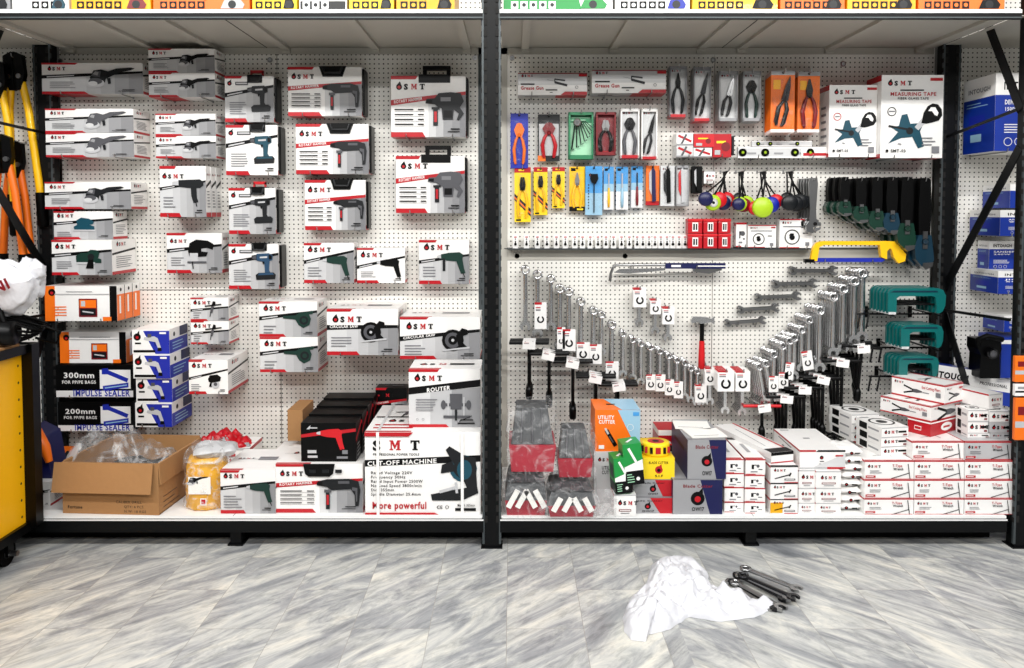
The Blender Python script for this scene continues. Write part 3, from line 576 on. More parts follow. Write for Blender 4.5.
def bigwhite(F):
    A = F['front'](); w, h = A.w, A.h
    A.rect(0,h*.9,w*.35,h,'red'); A.npoly([(.35,.9),(.4,1),(1,1),(1,.9)],'ink'); A.disc(w*.48,h*.6,h*.1,'ink'); A.disc(w*.48,h*.58,h*.04,'red'); A.rect(w*.44,h*.38,w*.53,h*.42,'ink'); A.rect(w*.42,h*.25,w*.55,h*.28,'printgrey')
    A.npoly([(.3,.1),(1,.1),(1,.82),(.75,.55)], 's1'); A.rect(w*.78,h*.66,w*.95,h*.74,'red'); A.rect(0,0,w*.6,h*.08,'s2'); A.rect(w*.6,0,w,h*.1,'red')
    B = F['left'](); B.rect(0,B.h*.9,B.w,B.h,'red'); B.disc(B.w*.4,B.h*.4,B.h*.3,'tooldark',B.h*.15); B.disc(B.w*.4,B.h*.4,B.h*.2,'s2',B.h*.07); B.line((B.w*.2,B.h*.8),(B.w*.7,B.h*.75),.004,'ink')
    T = F['top'](); T.rect(T.w*.4,T.h*.5,T.w*.55,T.h*.55,'s3'); T.rect(T.w*.1,T.h*.9,T.w*.3,T.h*.94,'s3')
def longwhite(F):
    A = F['front'](); w, h = A.w, A.h; A.rect(0,h*.7,w,h,'ink'); A.rect(0,0,w,h*.1,'red')
    T = F['top'](); T.rect(0,0,T.w,T.h*.12,'ink'); T.rect(T.w*.85,T.h*.12,T.w*.95,T.h,'red'); T.line((T.w*.3,T.h*.2),(T.w*.5,T.h*.8),T.w*.03,'s4')
    B = F['left'](); B.rect(0,0,B.w,B.h*.4,'s1')
def plierbox(F):
    for s in ('front','left'):
        A = F[s](); w, h = A.w, A.h
        A.rect(0,h*.93,w,h,'red'); A.rect(0,0,w,h*.08,'red')
        if s == 'left':
            A.icon('pliers', w*.42, h*.42, w*.18, 'ink'); A.text('End Cutting Pliers', w*.58, h*.62, h*.16, 'red', width=w*.34); A.logo(w*.06,h*.72,h*.1); A.rect(w*.84,h*.3,w*.93,h*.55,'printgrey'); A.rect(w*.6,h*.4,w*.72,h*.45,'printgrey')
        else:
            A.icon('pliers', w*.5, h*.4, w*.3, 'ink'); A.logo(w*.1,h*.76,h*.08); A.rect(w*.75,h*.74,w*.95,h*.82,'red')
    T = F['top'](); T.icon('pliers', T.w*.5, T.h*.5, T.w*.3, 'ink'); T.rect(0,0,T.w,T.h*.02,'red'); T.rect(T.w*.93,0,T.w,T.h,'red'); T.rect(0,0,T.w*.03,T.h,'red')
def redbox(F):
    A = F['front'](); w, h = A.w, A.h; A.disc(w*.5,h*.5,w*.18,'white',h*.3); A.rect(w*.4,h*.42,w*.6,h*.56,'red'); A.rect(0,h*.9,w,h,'white')
    B = F['left'](); B.rect(B.w*.3,B.h*.3,B.w*.6,B.h*.6,'white'); B.rect(B.w*.32,B.h*.35,B.w*.58,B.h*.55,'red'); B.rect(0,B.h*.9,B.w,B.h,'white')
def platebox(F):
    A = F['front'](); w, h = A.w, A.h
    A.rect(0,h*.9,w,h,'s2'); A.logo(w*.1,h*.35,h*.3); A.rect(w*.62,h*.4,w*.92,h*.6,'ink'); A.rect(w*.8,h*.1,w*.95,h*.25,'darkred')
    T = F['top'](); T.ring(T.w*.5,T.h*.5,T.h*.3,T.h*.05,'ink'); T.disc(T.w*.5,T.h*.5,T.h*.13,'tooldark'); T.rect(T.w*.05,T.h*.88,T.w*.4,T.h*.93,'s4')
    for s in ('left','right'):
        B = F[s](); B.rect(B.w*.15,B.h*.15,B.w*.45,B.h*.85,'ink'); B.rect(B.w*.5,B.h*.4,B.w*.9,B.h*.6,'s3')
def owlbox(c0, c1, tcol):       # grey box with a printed stripe of colour and the round drop mark
    def fn(F):
        A = F['front'](); w, h = A.w, A.h
        A.npoly([(.75,0),(.55,1),(1,1),(1,0)], c1); A.text('Blade Cutter', w*.2, h*.78, h*.09, tcol, width=w*.6)
        r = min(h*.2, w*.14); A.disc(w*.5,h*.46,r,'ink'); A.poly([(w*.5,h*.46+r*.8),(w*.5+r*.7,h*.46+r*1.6),(w*.5+r*.8,h*.46)],'ink'); A.disc(w*.5,h*.44,r*.45,'red'); A.text('OWl7', w*.38, h*.1, h*.11, 'ink', width=w*.25)
        B = F['left'](); B.rect(0,0,B.w,B.h,c0); B.rect(B.w*.2,B.h*.6,B.w*.8,B.h*.7,'ink')
        T = F['top'](); T.rect(0,0,T.w,T.h*.08,'s4')
    return fn
def owl_yellow(F):
    A = F['front'](); w, h = A.w, A.h
    A.text('BLADE CUTTER', w*.18, h*.72, h*.12, 'ink', width=w*.62); r = h*.18; A.disc(w*.5,h*.44,r,'red'); A.poly([(w*.5,h*.6),(w*.58,h*.72),(w*.6,h*.45)],'red'); A.disc(w*.5,h*.42,r*.45,'ink'); A.text('S.I.F', w*.38, h*.1, h*.11, 'ink', width=w*.25)
    T = F['top'](); T.ring(T.w*.5,T.h*.5,T.h*.25,T.h*.1,'red')
def cutterbox(F):
    A = F['front'](); w, h = A.w, A.h
    A.npoly([(.5,1),(.95,0),(1,0),(1,1)], 'skyblue'); A.text('UTILITY', w*.06, h*.78, h*.09, 'white', width=w*.36, bold=.025); A.text('CUTTER', w*.08, h*.67, h*.09, 'white', width=w*.36, bold=.025)
    A.icon('cutterknife', w*.36, h*.32, h*.24); A.ring(w*.78,h*.58,h*.08,h*.008,'white'); A.rect(w*.84,h*.86,w*.97,h*.95,'lblue'); A.rect(w*.74,h*.23,w*.87,h*.31,'ink'); A.rect(w*.08,h*.06,w*.2,h*.15,'white')
    T = F['top'](); T.npoly([(.6,0),(.3,1),(1,1),(1,0)],'skyblue'); T.rect(T.w*.3,T.h*.45,T.w*.5,T.h*.55,'ink')
def cutterbox2(F):
    A = F['front'](); w, h = A.w, A.h
    A.rect(0,0,w,h,'s1'); A.logo(w*.12,h*.82,h*.06); A.text('UTILITY', w*.24, h*.66, h*.07, 'ink', width=w*.42); A.text('CUTTER', w*.24, h*.57, h*.07, 'ink', width=w*.42)
    A.icon('cutterknife', w*.7, h*.22, h*.16)
def greenbox(F):
    A = F['front'](); w, h = A.w, A.h
    A.rect(0,0,w,h*.34,'ink'); A.npoly([(0,.34),(1,.34),(1,.6),(0,.45)],'white'); A.line((w*.3,h*.9),(w*.65,h*.55),w*.13,'white'); A.disc(w*.68,h*.14,w*.1,'white'); A.lines(w*.1,w*.5,h*.08,h*.26,4,'lgreen')
    B = F['left'](); B.rect(0,0,B.w,B.h*.3,'ink'); B.rect(B.w*.2,B.h*.4,B.w*.8,B.h*.8,'dgreen')
    T = F['top'](); T.line((T.w*.3,T.h*.3),(T.w*.7,T.h*.7),T.w*.15,'white')
# ------------------------------------------------------------------ the room
PB = 0.70                                   # pegboard face
DZ = W(512, 516, 0).z                       # deck top
mb = MB(); mb.box(-5, 5, -6.5, 3, -.05, 0, 'marble'); tag(mb.build('floor'), kind='structure')
mb = MB(); mb.box(-5, 5, .95, 1.05, 0, 3.9, 'wallpaint'); tag(mb.build('wall_back'), kind='structure')

def post(parent, X, Y, ztop, wdt=.074, dep=.06):
    mb = MB(); mb.box(X-wdt/2, X+wdt/2, Y, Y+dep, 0, ztop, 'frame')
    mb.box(X-wdt/2-.006, X-wdt/2+.004, Y-.003, Y+.01, 0.02, ztop, 'framegrey'); mb.box(X+wdt/2-.004, X+wdt/2+.006, Y-.003, Y+.01, 0.02, ztop, 'framegrey')
    z = .12
    while z < ztop-.05:
        for s in (-1, 1):
            xx = X+s*wdt*.36; mb.box(xx-.007, xx+.007, Y-.0045, Y, z, z+.03, 'hole')
        mb.box(X-wdt/2-.0005, X-wdt/2, Y+.015, Y+.03, z, z+.03, 'hole'); mb.box(X+wdt/2, X+wdt/2+.0005, Y+.015, Y+.03, z, z+.03, 'hole')
        mb.box(X-wdt/2-.008, X-wdt/2-.005, Y-.004, Y+.008, z, z+.022, 'hole'); mb.box(X+wdt/2+.005, X+wdt/2+.008, Y-.004, Y+.008, z, z+.022, 'hole')
        z += .05
    mb.box(X-wdt/2-.012, X+wdt/2+.012, Y-.01, Y+dep+.01, 0, .006, 'frame')
    return mb.build('post', parent)
XL, XC, XR = -2.46, -.0925, 2.302
SU = W(512, 20, 0).z; ST = W(512, 10.5, 0).z
TOPZ = 2.95
unit = thing('shelving_unit', 'dark steel shelving rack with white pegboard back, low deck and upper shelf, filling the view', 'shelving', (0,0,0))
for X in (XL, XC, XR+.036): post(unit, X, 0, TOPZ)
for X in (XL, XR): post(unit, X, PB-.09, TOPZ, .08, .07)
post(unit, XC, PB+.03, TOPZ, .05, .05)
def panels(parent, x0, x1, zs, nx=2):
    n = nx
    for i in range(n):
        a = x0+(x1-x0)*i/n; b = x0+(x1-x0)*(i+1)/n
        for z0, z1 in zs:
            mb = MB(); mb.box(a+.0015-(a+b)/2, b-.0025-(a+b)/2, 0, .012, z0+.0025-z0, z1-.0025-z0, 'pegboard')
            mb.build('pegboard_panel', parent, loc=((a+b)/2, PB, z0))
zseamL = W(260, 290, PB).z; zseamR = W(700, 260, PB).z; zseamR1 = W(700, 248, PB).z
panels(unit, XL+.04, XC, [(.1, zseamL), (zseamL, 2.42), (2.42, 2.95)])
panels(unit, XC, XR-.04, [(.1, zseamR), (zseamR1, 2.42), (2.42, 2.95)])
mb = MB(); mb.box(XL+.04, XR-.04, PB+.014, PB+.02, .1, 2.95, 'backing'); mb.build('back_sheet', unit)
mb = MB(); mb.box(XC+.05, XR-.04, PB-.004, PB+.012, zseamR, zseamR1, 'shelfunder'); mb.box(XC+.05, XR-.04, PB-.012, PB, zseamR1-.004, zseamR1, 'framegrey'); mb.build('board_rail', unit)
mb = MB()
for px in (504, 482): 
    x = W(px, 260, PB).x; mb.box(x-.018, x+.018, PB-.006, PB, .1, 2.6, 'framegrey' if px == 482 else 'shelfunder')
mb.build('edge_strip', unit)
mb = MB()
for px, py in ((504+8,58),(713,60),(843,64),(270,60),(475,58),(60,61),(517,256),(625,256),(36,256)):
    p = W(px, py, PB); mb.cyl((p.x, PB-.004, p.z), .014, .004, 'steel', 'Y', 12)
mb.build('board_screw', unit)
# deck, kick plate, feet
for a, b in ((XL, XC), (XC, XR)):
    mb = MB(); mb.box(a+.04, b-.04, .0, PB, DZ-.012, DZ, 'deck'); mb.box((a+b)/2-.001, (a+b)/2+.001, 0, PB, DZ, DZ+.0006, 'hole'); mb.build('deck', unit)
    mb = MB(); mb.box(a+.038, b-.038, -.004, .03, DZ-.075, DZ-.013, 'frame'); mb.box(a+.038, b-.038, -.007, -.004, DZ-.02, DZ-.014, 'deck'); mb.build('front_rail', unit)
    mb = MB(); mb.box(a+.04, b-.04, .12, .13, .0, DZ-.012, 'rubber'); mb.build('kick_plate', unit)
    mb = MB(); mb.box((a+b)/2-.025, (a+b)/2+.025, .03, .09, 0, DZ-.02, 'frame'); mb.box((a+b)/2-.035, (a+b)/2+.035, .02, .1, 0, .008, 'frame'); mb.build('foot', unit)
# upper shelves with ribs underneath
def upper(parent, a, b, ribs, seams):
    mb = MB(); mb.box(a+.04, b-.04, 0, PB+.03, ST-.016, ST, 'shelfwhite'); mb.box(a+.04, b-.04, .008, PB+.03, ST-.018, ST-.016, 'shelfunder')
    for px in seams:
        x = W(px, 50, PB).x; mb.box(x-.002, x+.002, .01, PB, ST-.0195, ST-.018, 'hole')
    mb.build('upper_shelf', parent)
    mb = MB(); mb.box(a+.038, b-.038, -.008, 0, SU, ST-.012, 'frame'); mb.box(a+.038, b-.038, -.011, -.008, SU+.006, SU+.012, 'framegrey'); mb.box(a+.038, b-.038, -.010, .0, ST-.013, ST+.003, 'shelfwhite'); mb.build('shelf_beam', parent)
    for px in ribs:
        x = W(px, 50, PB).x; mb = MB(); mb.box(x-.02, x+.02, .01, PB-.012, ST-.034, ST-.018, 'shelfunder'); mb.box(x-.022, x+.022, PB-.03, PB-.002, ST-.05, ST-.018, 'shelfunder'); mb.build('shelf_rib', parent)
upper(unit, XL, XC, (73, 155, 215, 287, 376, 467), (267,))
upper(unit, XC, XR, (525, 613, 700, 740, 828, 918), (722,))
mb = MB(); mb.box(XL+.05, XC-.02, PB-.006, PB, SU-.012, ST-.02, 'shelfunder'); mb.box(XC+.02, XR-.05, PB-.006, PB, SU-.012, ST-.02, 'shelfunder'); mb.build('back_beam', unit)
def bar(parent, p, q, wd=.05, t=.006, name='brace'):
    p, q = Vector(p), Vector(q); d = (q-p); n = Vector((1,0,0)); s = d.cross(n).normalized()*wd/2; t = n*t/2
    mb = MB(); vs = [p+s+t, p-s+t, p-s-t, p+s-t, q+s+t, q-s+t, q-s-t, q+s-t]
    mb.add(vs, [(0,3,2,1),(4,5,6,7),(0,1,5,4),(1,2,6,5),(2,3,7,6),(3,0,4,7)], 'frame'); mb.build(name, parent)
bar(unit, (XR, .04, 2.0), (XR, .55, 2.86)); bar(unit, (XR, .04, 1.83), (XR, .64, 1.12)); bar(unit, (XR, .64, 1.03), (XR, .04, .08))
bar(unit, (XR-.02, .04, 2.0), (XR-.02, .64, 1.93), .014); bar(unit, (XR-.02, .04, 1.045), (XR-.02, .64, 1.02), .014)
bar(unit, (XL, .04, 2.03), (XL, .55, 2.86)); bar(unit, (XL, .04, 1.85), (XL, .62, 1.2)); bar(unit, (XL, .62, .98), (XL, .04, .08))
bar(unit, (XL+.02, .04, 1.97), (XL+.02, .62, 1.95), .014); bar(unit, (XL+.02, .04, 1.02), (XL+.02, .62, 1.0), .014)
# neighbouring racks
for nm, a, b in (('left', -4.6, XL-.075), ('right', XR+.085, 4.4)):
    u2 = thing('shelving_unit', 'next rack of white pegboard, cut off by the %s edge of the photo' % nm, 'shelving', ((a+b)/2, PB, 0))
    zs = [(.1, zseamL-.015), (zseamL-.015, 2.42), (2.42, 2.95)]
    for i in range(2):
        p = a+(b-a)*i/2; q = a+(b-a)*(i+1)/2
        for z0, z1 in zs:
            m_ = MB(); m_.box(p-q+.003+(q-p)/2, (q-p)/2, 0, .012, .0015, z1-z0-.0015, 'pegboard'); m_.build('pegboard_panel', u2, loc=((p+q)/2-(a+b)/2, 0, z0))
    m_ = MB(); m_.box(a-(a+b)/2, b-(a+b)/2, .014, .02, .1, 2.95, 'backing'); m_.build('back_sheet', u2)
    m_ = MB(); m_.box(a-(a+b)/2, b-(a+b)/2, -PB, 0, DZ-.012, DZ, 'deck'); m_.build('deck', u2)
    m_ = MB(); m_.box(a-(a+b)/2, b-(a+b)/2, -PB, -PB+.03, DZ-.075, DZ-.013, 'frame'); m_.build('front_rail', u2)
    m_ = MB(); m_.box(a-(a+b)/2, b-(a+b)/2, -PB, 0, ST-.018, ST-.001, 'shelfwhite'); m_.box(a-(a+b)/2-(.12 if nm == 'right' else 0), b-(a+b)/2+(.11 if nm == 'left' else 0), -PB+.01, 0, ST-.021, ST-.018, 'shelfunder'); m_.build('upper_shelf', u2)
    e = (a if nm == 'left' else b)-(a+b)/2
    m_ = MB(); m_.box(e-.04, e+.04, -PB, -PB+.06, 0, 2.95, 'frame'); m_.build('post', u2)

# ------------------------------------------------------------------ hooks
def hook(X, Z, reach, label, group=None, r=.0028):
    mb = MB(); mb.tube([(0,0,0),(0,-reach+.01,0),(0,-reach,.004),(0,-reach-.006,.018)], r, 'steel', 6)
    mb.box(-.004,.004,-.003,0,-.006,.01,'steel')
    o = mb.build('pegboard_hook', loc=(X, PB-.001, Z)); return tag(o, label, 'hook', group)
def hooks_box(X0, X1, Z0, d, short):
    for f in (.2, .8): hook(X0+(X1-X0)*f, Z0-.004, d+.02, 'pair of thin steel pegs carrying the '+short, 'pegs under the '+short)

def wallbox(x0, y0, x1, y1, d, base, art, short, label, group=None, hooks=True, gap=.004, n=1, behind=None, name='carton', cat='box'):
    Y = PB-gap-d*n
    X0, X1, Z0, Z1 = rectW(x0, y0, x1, y1, Y)
    o = carton(X1-X0, d-.002, Z1-Z0, base, art, name, loc=((X0+X1)/2, Y, Z0)); tag(o, label, cat, group)
    for k in range(1, n):
        o2 = dup(o, loc=((X0+X1)/2+.002*k, Y+d*k, Z0), label=(behind or 'matching box behind the '+short), group='boxes behind the '+short)
    if hooks: hooks_box(X0, X1, Z0, d*n, short)
    return o, (X0, X1, Z0, Z1, Y)

PW = [ # the power tool boxes on the left bay
 (42,63,143,94,.11,'grinder','tooldark','large grinder box','long white and red carton picturing a big angle grinder, topmost at the left'),
 (149,73,215,97,.15,'grinder','black','dark grinder pair','white carton of a dark grinder, lower of the pair directly under the upper shelf'),
 (46,133,134,157,.18,'grinder','toolgrey','grey grinder pair','white carton of a grey grinder, lower of the two below the big grinder carton'),
 (156,136,216,158,.13,'grinder','black','small grinder pair','small white carton of a grinder, lower of the pair left of the green drill case'),
 (45,182,131,209,.18,'grinder','tooldark','single long grinder box','long white carton showing a grinder with upright guard, above the teal sander box'),
 (52,240,112,275,.25,'planer','dgreen','green planer box','white and red carton picturing a dark green planer, just above the orange tool set'),
 (167,233,222,273,.1,'jigsaw','black','jigsaw box','white carton picturing a black jigsaw, below the heat gun boxes'),
]
def pw(x0,y0,x1,y1,d,ic,col,short,label,**k):
    kw = dict(lines=(.08,.34,.2,.38,4))
    A = dict(ic=(.62,.5), isc=.22 if (x1-x0)/(y1-y0) < 3 else .2)
    if ic == 'grinder' and (y1-y0) < 35: A = dict(ic=(.66,.5), isc=.23)
    if ic in ('planer',): A = dict(ic=(.62,.5), isc=.26)
    if ic == 'jigsaw': A = dict(ic=(.6,.5), isc=.3)
    if ic == 'heat': A = dict(ic=(.65,.55), isc=.38)
    return wallbox(x0,y0,x1,y1,d,'white',power(ic,col,**A,logo=(.06,.76,.11 if y1-y0 < 40 else .08),slash=(.55,.7) ,**kw),short,label,**k)
tops = {}
for t in PW:
    o, r = pw(*t); tops[t[7]] = (o, r)
def stack_on(key, y0, h_label, dx=0, ddy=0):
    o, r = tops[key]; X0, X1, Z0, Z1, Y = r
    c = dup(o, loc=((X0+X1)/2+dx, Y+ddy, Z1+.001), label=h_label); return c
stack_on('dark grinder pair', 50, 'white carton of a dark angle grinder, upper of the pair and closest to the shelf')
stack_on('grey grinder pair', 107, 'white carton of a grey grinder, upper of the two below the big grinder carton')
stack_on('small grinder pair', 114, 'small white carton of a grinder, upper of the pair left of the green drill case')
pw(160,166,206,217,.065,'heat','tooldark','heat gun boxes','white carton picturing a dark heat gun, frontmost of three one behind another', n=3, behind='white carton behind the frontmost heat gun carton')
# sander box sits on the planer box
_, r = tops['green planer box']
pzt = r[3]; X0, X1, Z0, Z1 = rectW(54, 211, 113, 240, PB-.17)
tag(carton(X1-X0, .15, Z1-pzt-.002, 'white', power('sander','teal',ic=(.52,.52),isc=.24,logo=(.06,.78,.11),slash=(.55,.72),lines=(.06,.3,.12,.25,3)), loc=((X0+X1)/2, PB-.17, pzt+.001)), 'white carton picturing a teal sheet sander, stacked on the planer box', 'box')
wallbox(45,286,117,321,.08,'white',orange_set,'orange set boxes','orange and white carton with an open orange tool case, frontmost of three', n=3, behind='orange edged carton behind the frontmost orange tool case carton')
# second column near the floor on the left
_, r2 = wallbox(60,332,126,363,.13,'white',orange_set,'orange set box above the sealers','faded orange and white tool case carton standing on the black sealer box', hooks=False)
def seal(x0,y0,x1,y1,d,t,short,label,hooks=True): return wallbox(x0,y0,x1,y1,d,'black',sealer(t),short,label,hooks=hooks)
seal(56,365,133,397,.15,'300mm','larger sealer box','black carton lettered 300mm with a blue impulse sealer')
seal(58,402,133,431,.15,'200mm','smaller sealer box','black carton lettered 200mm with a blue impulse sealer, just above the open cardboard box')
# spray gun boxes: four stacked
X0, X1, Z0, Z1 = rectW(135, 404, 172, 427, PB-.26); z = Z0
hooks_box(X0, X1, Z0, .24, 'stack of spray gun boxes')
for k, (xa, xb, rz, lab) in enumerate(((135,172,-.04,'bottom'),(135,171,.03,'second from bottom'),(133,170,-.02,'second from top'),(131,168,.05,'topmost'))):
    X0, X1, _, _ = rectW(xa, 404-24*k, xb, 427-24*k, PB-.26)
    o = carton(X1-X0, .235, .124, 'white', spraybox, loc=((X0+X1)/2, PB-.258+(.012 if k % 2 else 0), z), rz=rz*.5); z += .125
    tag(o, 'blue and white spray gun carton, %s of the stack of four' % lab, 'box', 'spray gun cartons in a stack')
# small tool boxes
o, r = wallbox(191,321,229,344,.15,'white',power('small','ink',silver='y',ic=(.6,.5),isc=.24,logo=(.08,.72,.14),slash=(.45,.6),lines=(.08,.3,.15,.35,3)),'small tool pair','narrow silver carton of a slim tool, lower of two above the stone cutter carton')
dup(o, loc=((r[0]+r[1])/2, r[4], r[3]+.001), label='narrow silver carton of a slim tool, upper of two above the stone cutter carton')
wallbox(189,360,228,394,.3,'white',power('marble','black',silver=False,ic=(.66,.36),isc=.24,logo=(.08,.78,.11),slash=(.45,.72),lines=(.06,.36,.1,.28,4)),'stone cutter box','white carton picturing a small black stone cutter, right of the spray gun stack')
o, r = wallbox(260,337,318,372,.22,'white',power('blower','dgreen',ic=(.68,.47),isc=.27,logo=(.08,.75,.12),slash=(.52,.72),lines=(.08,.3,.12,.3,3)),'blower pair','white and red carton picturing a green blower, lower of the pair')
dup(o, loc=((r[0]+r[1])/2-.003, r[4]+.004, r[3]+.001), label='white and red carton picturing a green blower, upper of the pair')
wallbox(327,309,398,355,.3,'white',power('circ','black',title='CIRCULAR SAW',ic=(.64,.5),isc=.2,logo=(.08,.72,.12),slash=(.6,.62),lines=(.06,.36,.2,.38,4)),'left circular saw box','white carton picturing a circular saw, left of two and slightly higher, beside the blower boxes')
wallbox(400,317,480,359,.3,'white',power('circ','black',title='CIRCULAR SAW',ic=(.68,.45),isc=.19,logo=(.08,.72,.12),slash=(.48,.68),lines=(.06,.36,.12,.32,4)),'right circular saw box','white carton picturing a circular saw, right of two, against the centre post')
wallbox(304,243,354,283,.12,'white',power('impact','dgreen',ic=(.66,.45),isc=.28,logo=(.08,.78,.11),slash=(.52,.8),lines=(.08,.4,.18,.38,4)),'green drill box','white carton picturing a green corded drill, left of three drill boxes in the row')
wallbox(357,248,405,283,.09,'white',power('impact','black',silver=False,ic=(.68,.45),isc=.27,logo=(.08,.74,.12),slash=(.45,.75),lines=(.08,.4,.18,.32,4)),'black drill box','white carton picturing a black corded drill, middle box of the row of three')
wallbox(419,240,469,284,.09,'white',power('impact2','dgreen',ic=(.66,.5),isc=.3,logo=(.1,.78,.11),slash=(.5,.66),lines=(.08,.38,.18,.38,4)),'drill box under the hammer cases','white carton picturing a green drill with side handle, alone below the two demolition hammer cases')

# cased tools: cardboard sleeve round a plastic case with a handle
def cased(x0, y0, x1, y1, d, art, hmat, handle, short, label, group=None, ytop=None, hy=None):
    Y = PB-.004-d; X0, X1, Z0, Z1 = rectW(x0, y0, x1, y1, Y); w, h = X1-X0, Z1-Z0
    t = thing('tool_case', label, 'case', ((X0+X1)/2, Y, Z0), group=group)
    o = carton(w-.012, d-.02, h, 'white', art, 'sleeve'); o.parent = t; o.location = (-.006, 0, 0)
    mb = MB(); mb.box(-w/2-.004, w/2+.0, .012, d-.004, .006, h-.006, 'blacktool'); mb.build('case_shell', t, bevel=.006)
    mb = MB(); cw = w*.36; hx = w*.09
    if handle == 'up':
        hh = .055; mb.box(hx-cw/2, hx-cw/2+.02, .02, .05, h-.03, h+hh, hmat); mb.box(hx+cw/2-.02, hx+cw/2, .02, .05, h-.03, h+hh, hmat); mb.box(hx-cw/2, hx+cw/2, .015, .055, h+hh-.02, h+hh, hmat)
        mb.box(hx-cw/2-.02, hx+cw/2, -.003, .02, h-.035, h+.008, 'blacktool')
    else:
        # recessed dark grip cut in the top edge of the sleeve
        pts = [(hx-cw/2, h+.004), (hx-cw*.36, h-.05), (hx+cw*.36, h-.05), (hx+cw/2, h+.004)] if handle == 'dip' else [(hx-cw*.4, h+.006), (hx-cw*.4, h-.035), (hx+cw*.4, h-.035), (hx+cw*.4, h+.006)]
        mb.prism(pts, -.006, .05, 'blacktool')
        mb.tube([(hx-cw*.36, -.004, h), (hx-cw*.28, -.012, h-.03), (hx+cw*.28, -.012, h-.03), (hx+cw*.36, -.004, h)], .006, 'tooldark', 8)
        if hmat != 'blacktool': mb.box(hx-cw*.35, hx+cw*.35, .03, .05, h+.02, h+.035, hmat); mb.box(hx-cw*.35, hx-cw*.28, .03, .05, h-.01, h+.03, hmat); mb.box(hx+cw*.28, hx+cw*.35, .03, .05, h-.01, h+.03, hmat)
    mb.build('handle', t)
    hooks_box(X0, X1, Z0, d, short)
    return t
def cl(col): return power('cordless',col,kind='case',ic=(.72,.52),isc=.3,slash=(.58,.78),lines=(.1,.45,.18,.42,6),silver='y' if col != 'teal' else False)
cased(225,76,276,122,.11,cl('tooldark'),'brightred','slot','dark cordless drill case by the shelf','boxed cordless drill case picturing a black drill, with a red handle, topmost of its column')
cased(226,125,280,175,.11,cl('teal'),'blacktool','slot','teal cordless drill case','boxed cordless drill case picturing a teal drill on plain white')
cased(229,188,278,234,.11,cl('tooldark'),'brightred','slot','lower dark cordless drill case','boxed cordless drill case with black drill and red handle, below the teal drill case')
cased(229,244,281,289,.11,cl('toolblue'),'blacktool','slot','blue cordless drill case','boxed cordless drill case picturing a blue drill, bottom of its column')
def rh(col, t='ROTARY HAMMER'): return power('rotary',col,title=t,kind='rotary',ic=(.72,.42),isc=.26,slash=(.56,.68),logo=(.05,.76,.088),lines=(.06,.4,.12,.42,5))
cased(288,67,364,116,.12,rh('tooldark'),'blacktool','dip','topmost rotary hammer case','white boxed rotary hammer case with dark grip, topmost of the column of three')
cased(296,124,371,174,.12,rh('tooldark'),'blacktool','dip','middle rotary hammer case','white boxed rotary hammer case with dark grip, middle of the column of three')
cased(305,180,368,230,.1,rh('tooldark'),'blacktool','dip','bottom rotary hammer case','narrower boxed rotary hammer case under two others, above the green drill box')
def dh(col): return power('demo',col,title='ROTARY HAMMER',kind='rotary',ic=(.72,.45),isc=.27,slash=(.56,.72),logo=(.07,.78,.09),lines=(.06,.4,.12,.42,5))
cased(391,76,468,137,.12,dh('tooldark'),'blacktool','up','upper demolition hammer case','large boxed hammer drill case with raised black handle, upper of two by the centre post')
cased(396,156,467,213,.12,dh('toolgrey'),'blacktool','up','lower demolition hammer case','large boxed hammer drill case with raised black handle, lower of two by the centre post')

# ------------------------------------------------------------------ goods standing on the deck, left bay
def deck(x0, x1, ytop, Y, d, z0, base, art, label, group=None, rz=0, name='carton', ref=None):
    X0, X1 = W(x0, (ytop+500)/2, Y).x, W(x1, (ytop+500)/2, Y).x
    z1 = W((x0+x1)/2, ytop, Y).z
    o = carton(X1-X0, d, z1-z0, base, art, name, loc=((X0+X1)/2, Y, z0), rz=rz); tag(o, label, 'box', group); return o, z1+.001
E = .001
_, zc = deck(365,480.5,432,.02,.5,DZ+E,'white',cutoffbox,'big white carton lettered for a cut-off machine, on the deck beside the centre post')
deck(409,480.5,369,.1,.24,zc,'white',routerbox,'white and silver router carton standing on the cut-off machine carton')
deck(220.5,275.5,470,.03,.32,DZ+E,'white',power('impact','dgreen',ic=(.72,.5),isc=.25,logo=(.06,.82,.09),slash=(.58,.72),lines=(.06,.4,.15,.4,5)),'white and silver drill carton on the deck just right of the yellow pack')
def deckcase():
    Y = .04; X0, X1, Z0, Z1 = rectW(275.6, 464, 365, 514, Y); w = X1-X0; h = Z1-DZ
    t = thing('tool_case', 'wide rotary hammer carton with dark grip recess, on the deck under the black drill boxes', 'case', ((X0+X1)/2-.004, Y, DZ+E))
    w -= .012
    o = carton(w, .3, h, 'white', rh('tooldark'), 'sleeve'); o.parent = t
    mb = MB(); mb.prism([(-w*.18, h+.0), (-w*.16, h-.045), (-w*.12, h-.058), (w*.12, h-.058), (w*.16, h-.045), (w*.18, h)], -.007, -.001, 'blacktool')
    for k in range(3): mb.box(-w*.11+.03*k*2, -w*.11+.03*k*2+.03, -.01, -.006, h-.04, h-.025, 'tooldark')
    mb.build('handle', t); return Z1
zh = deckcase()+.002
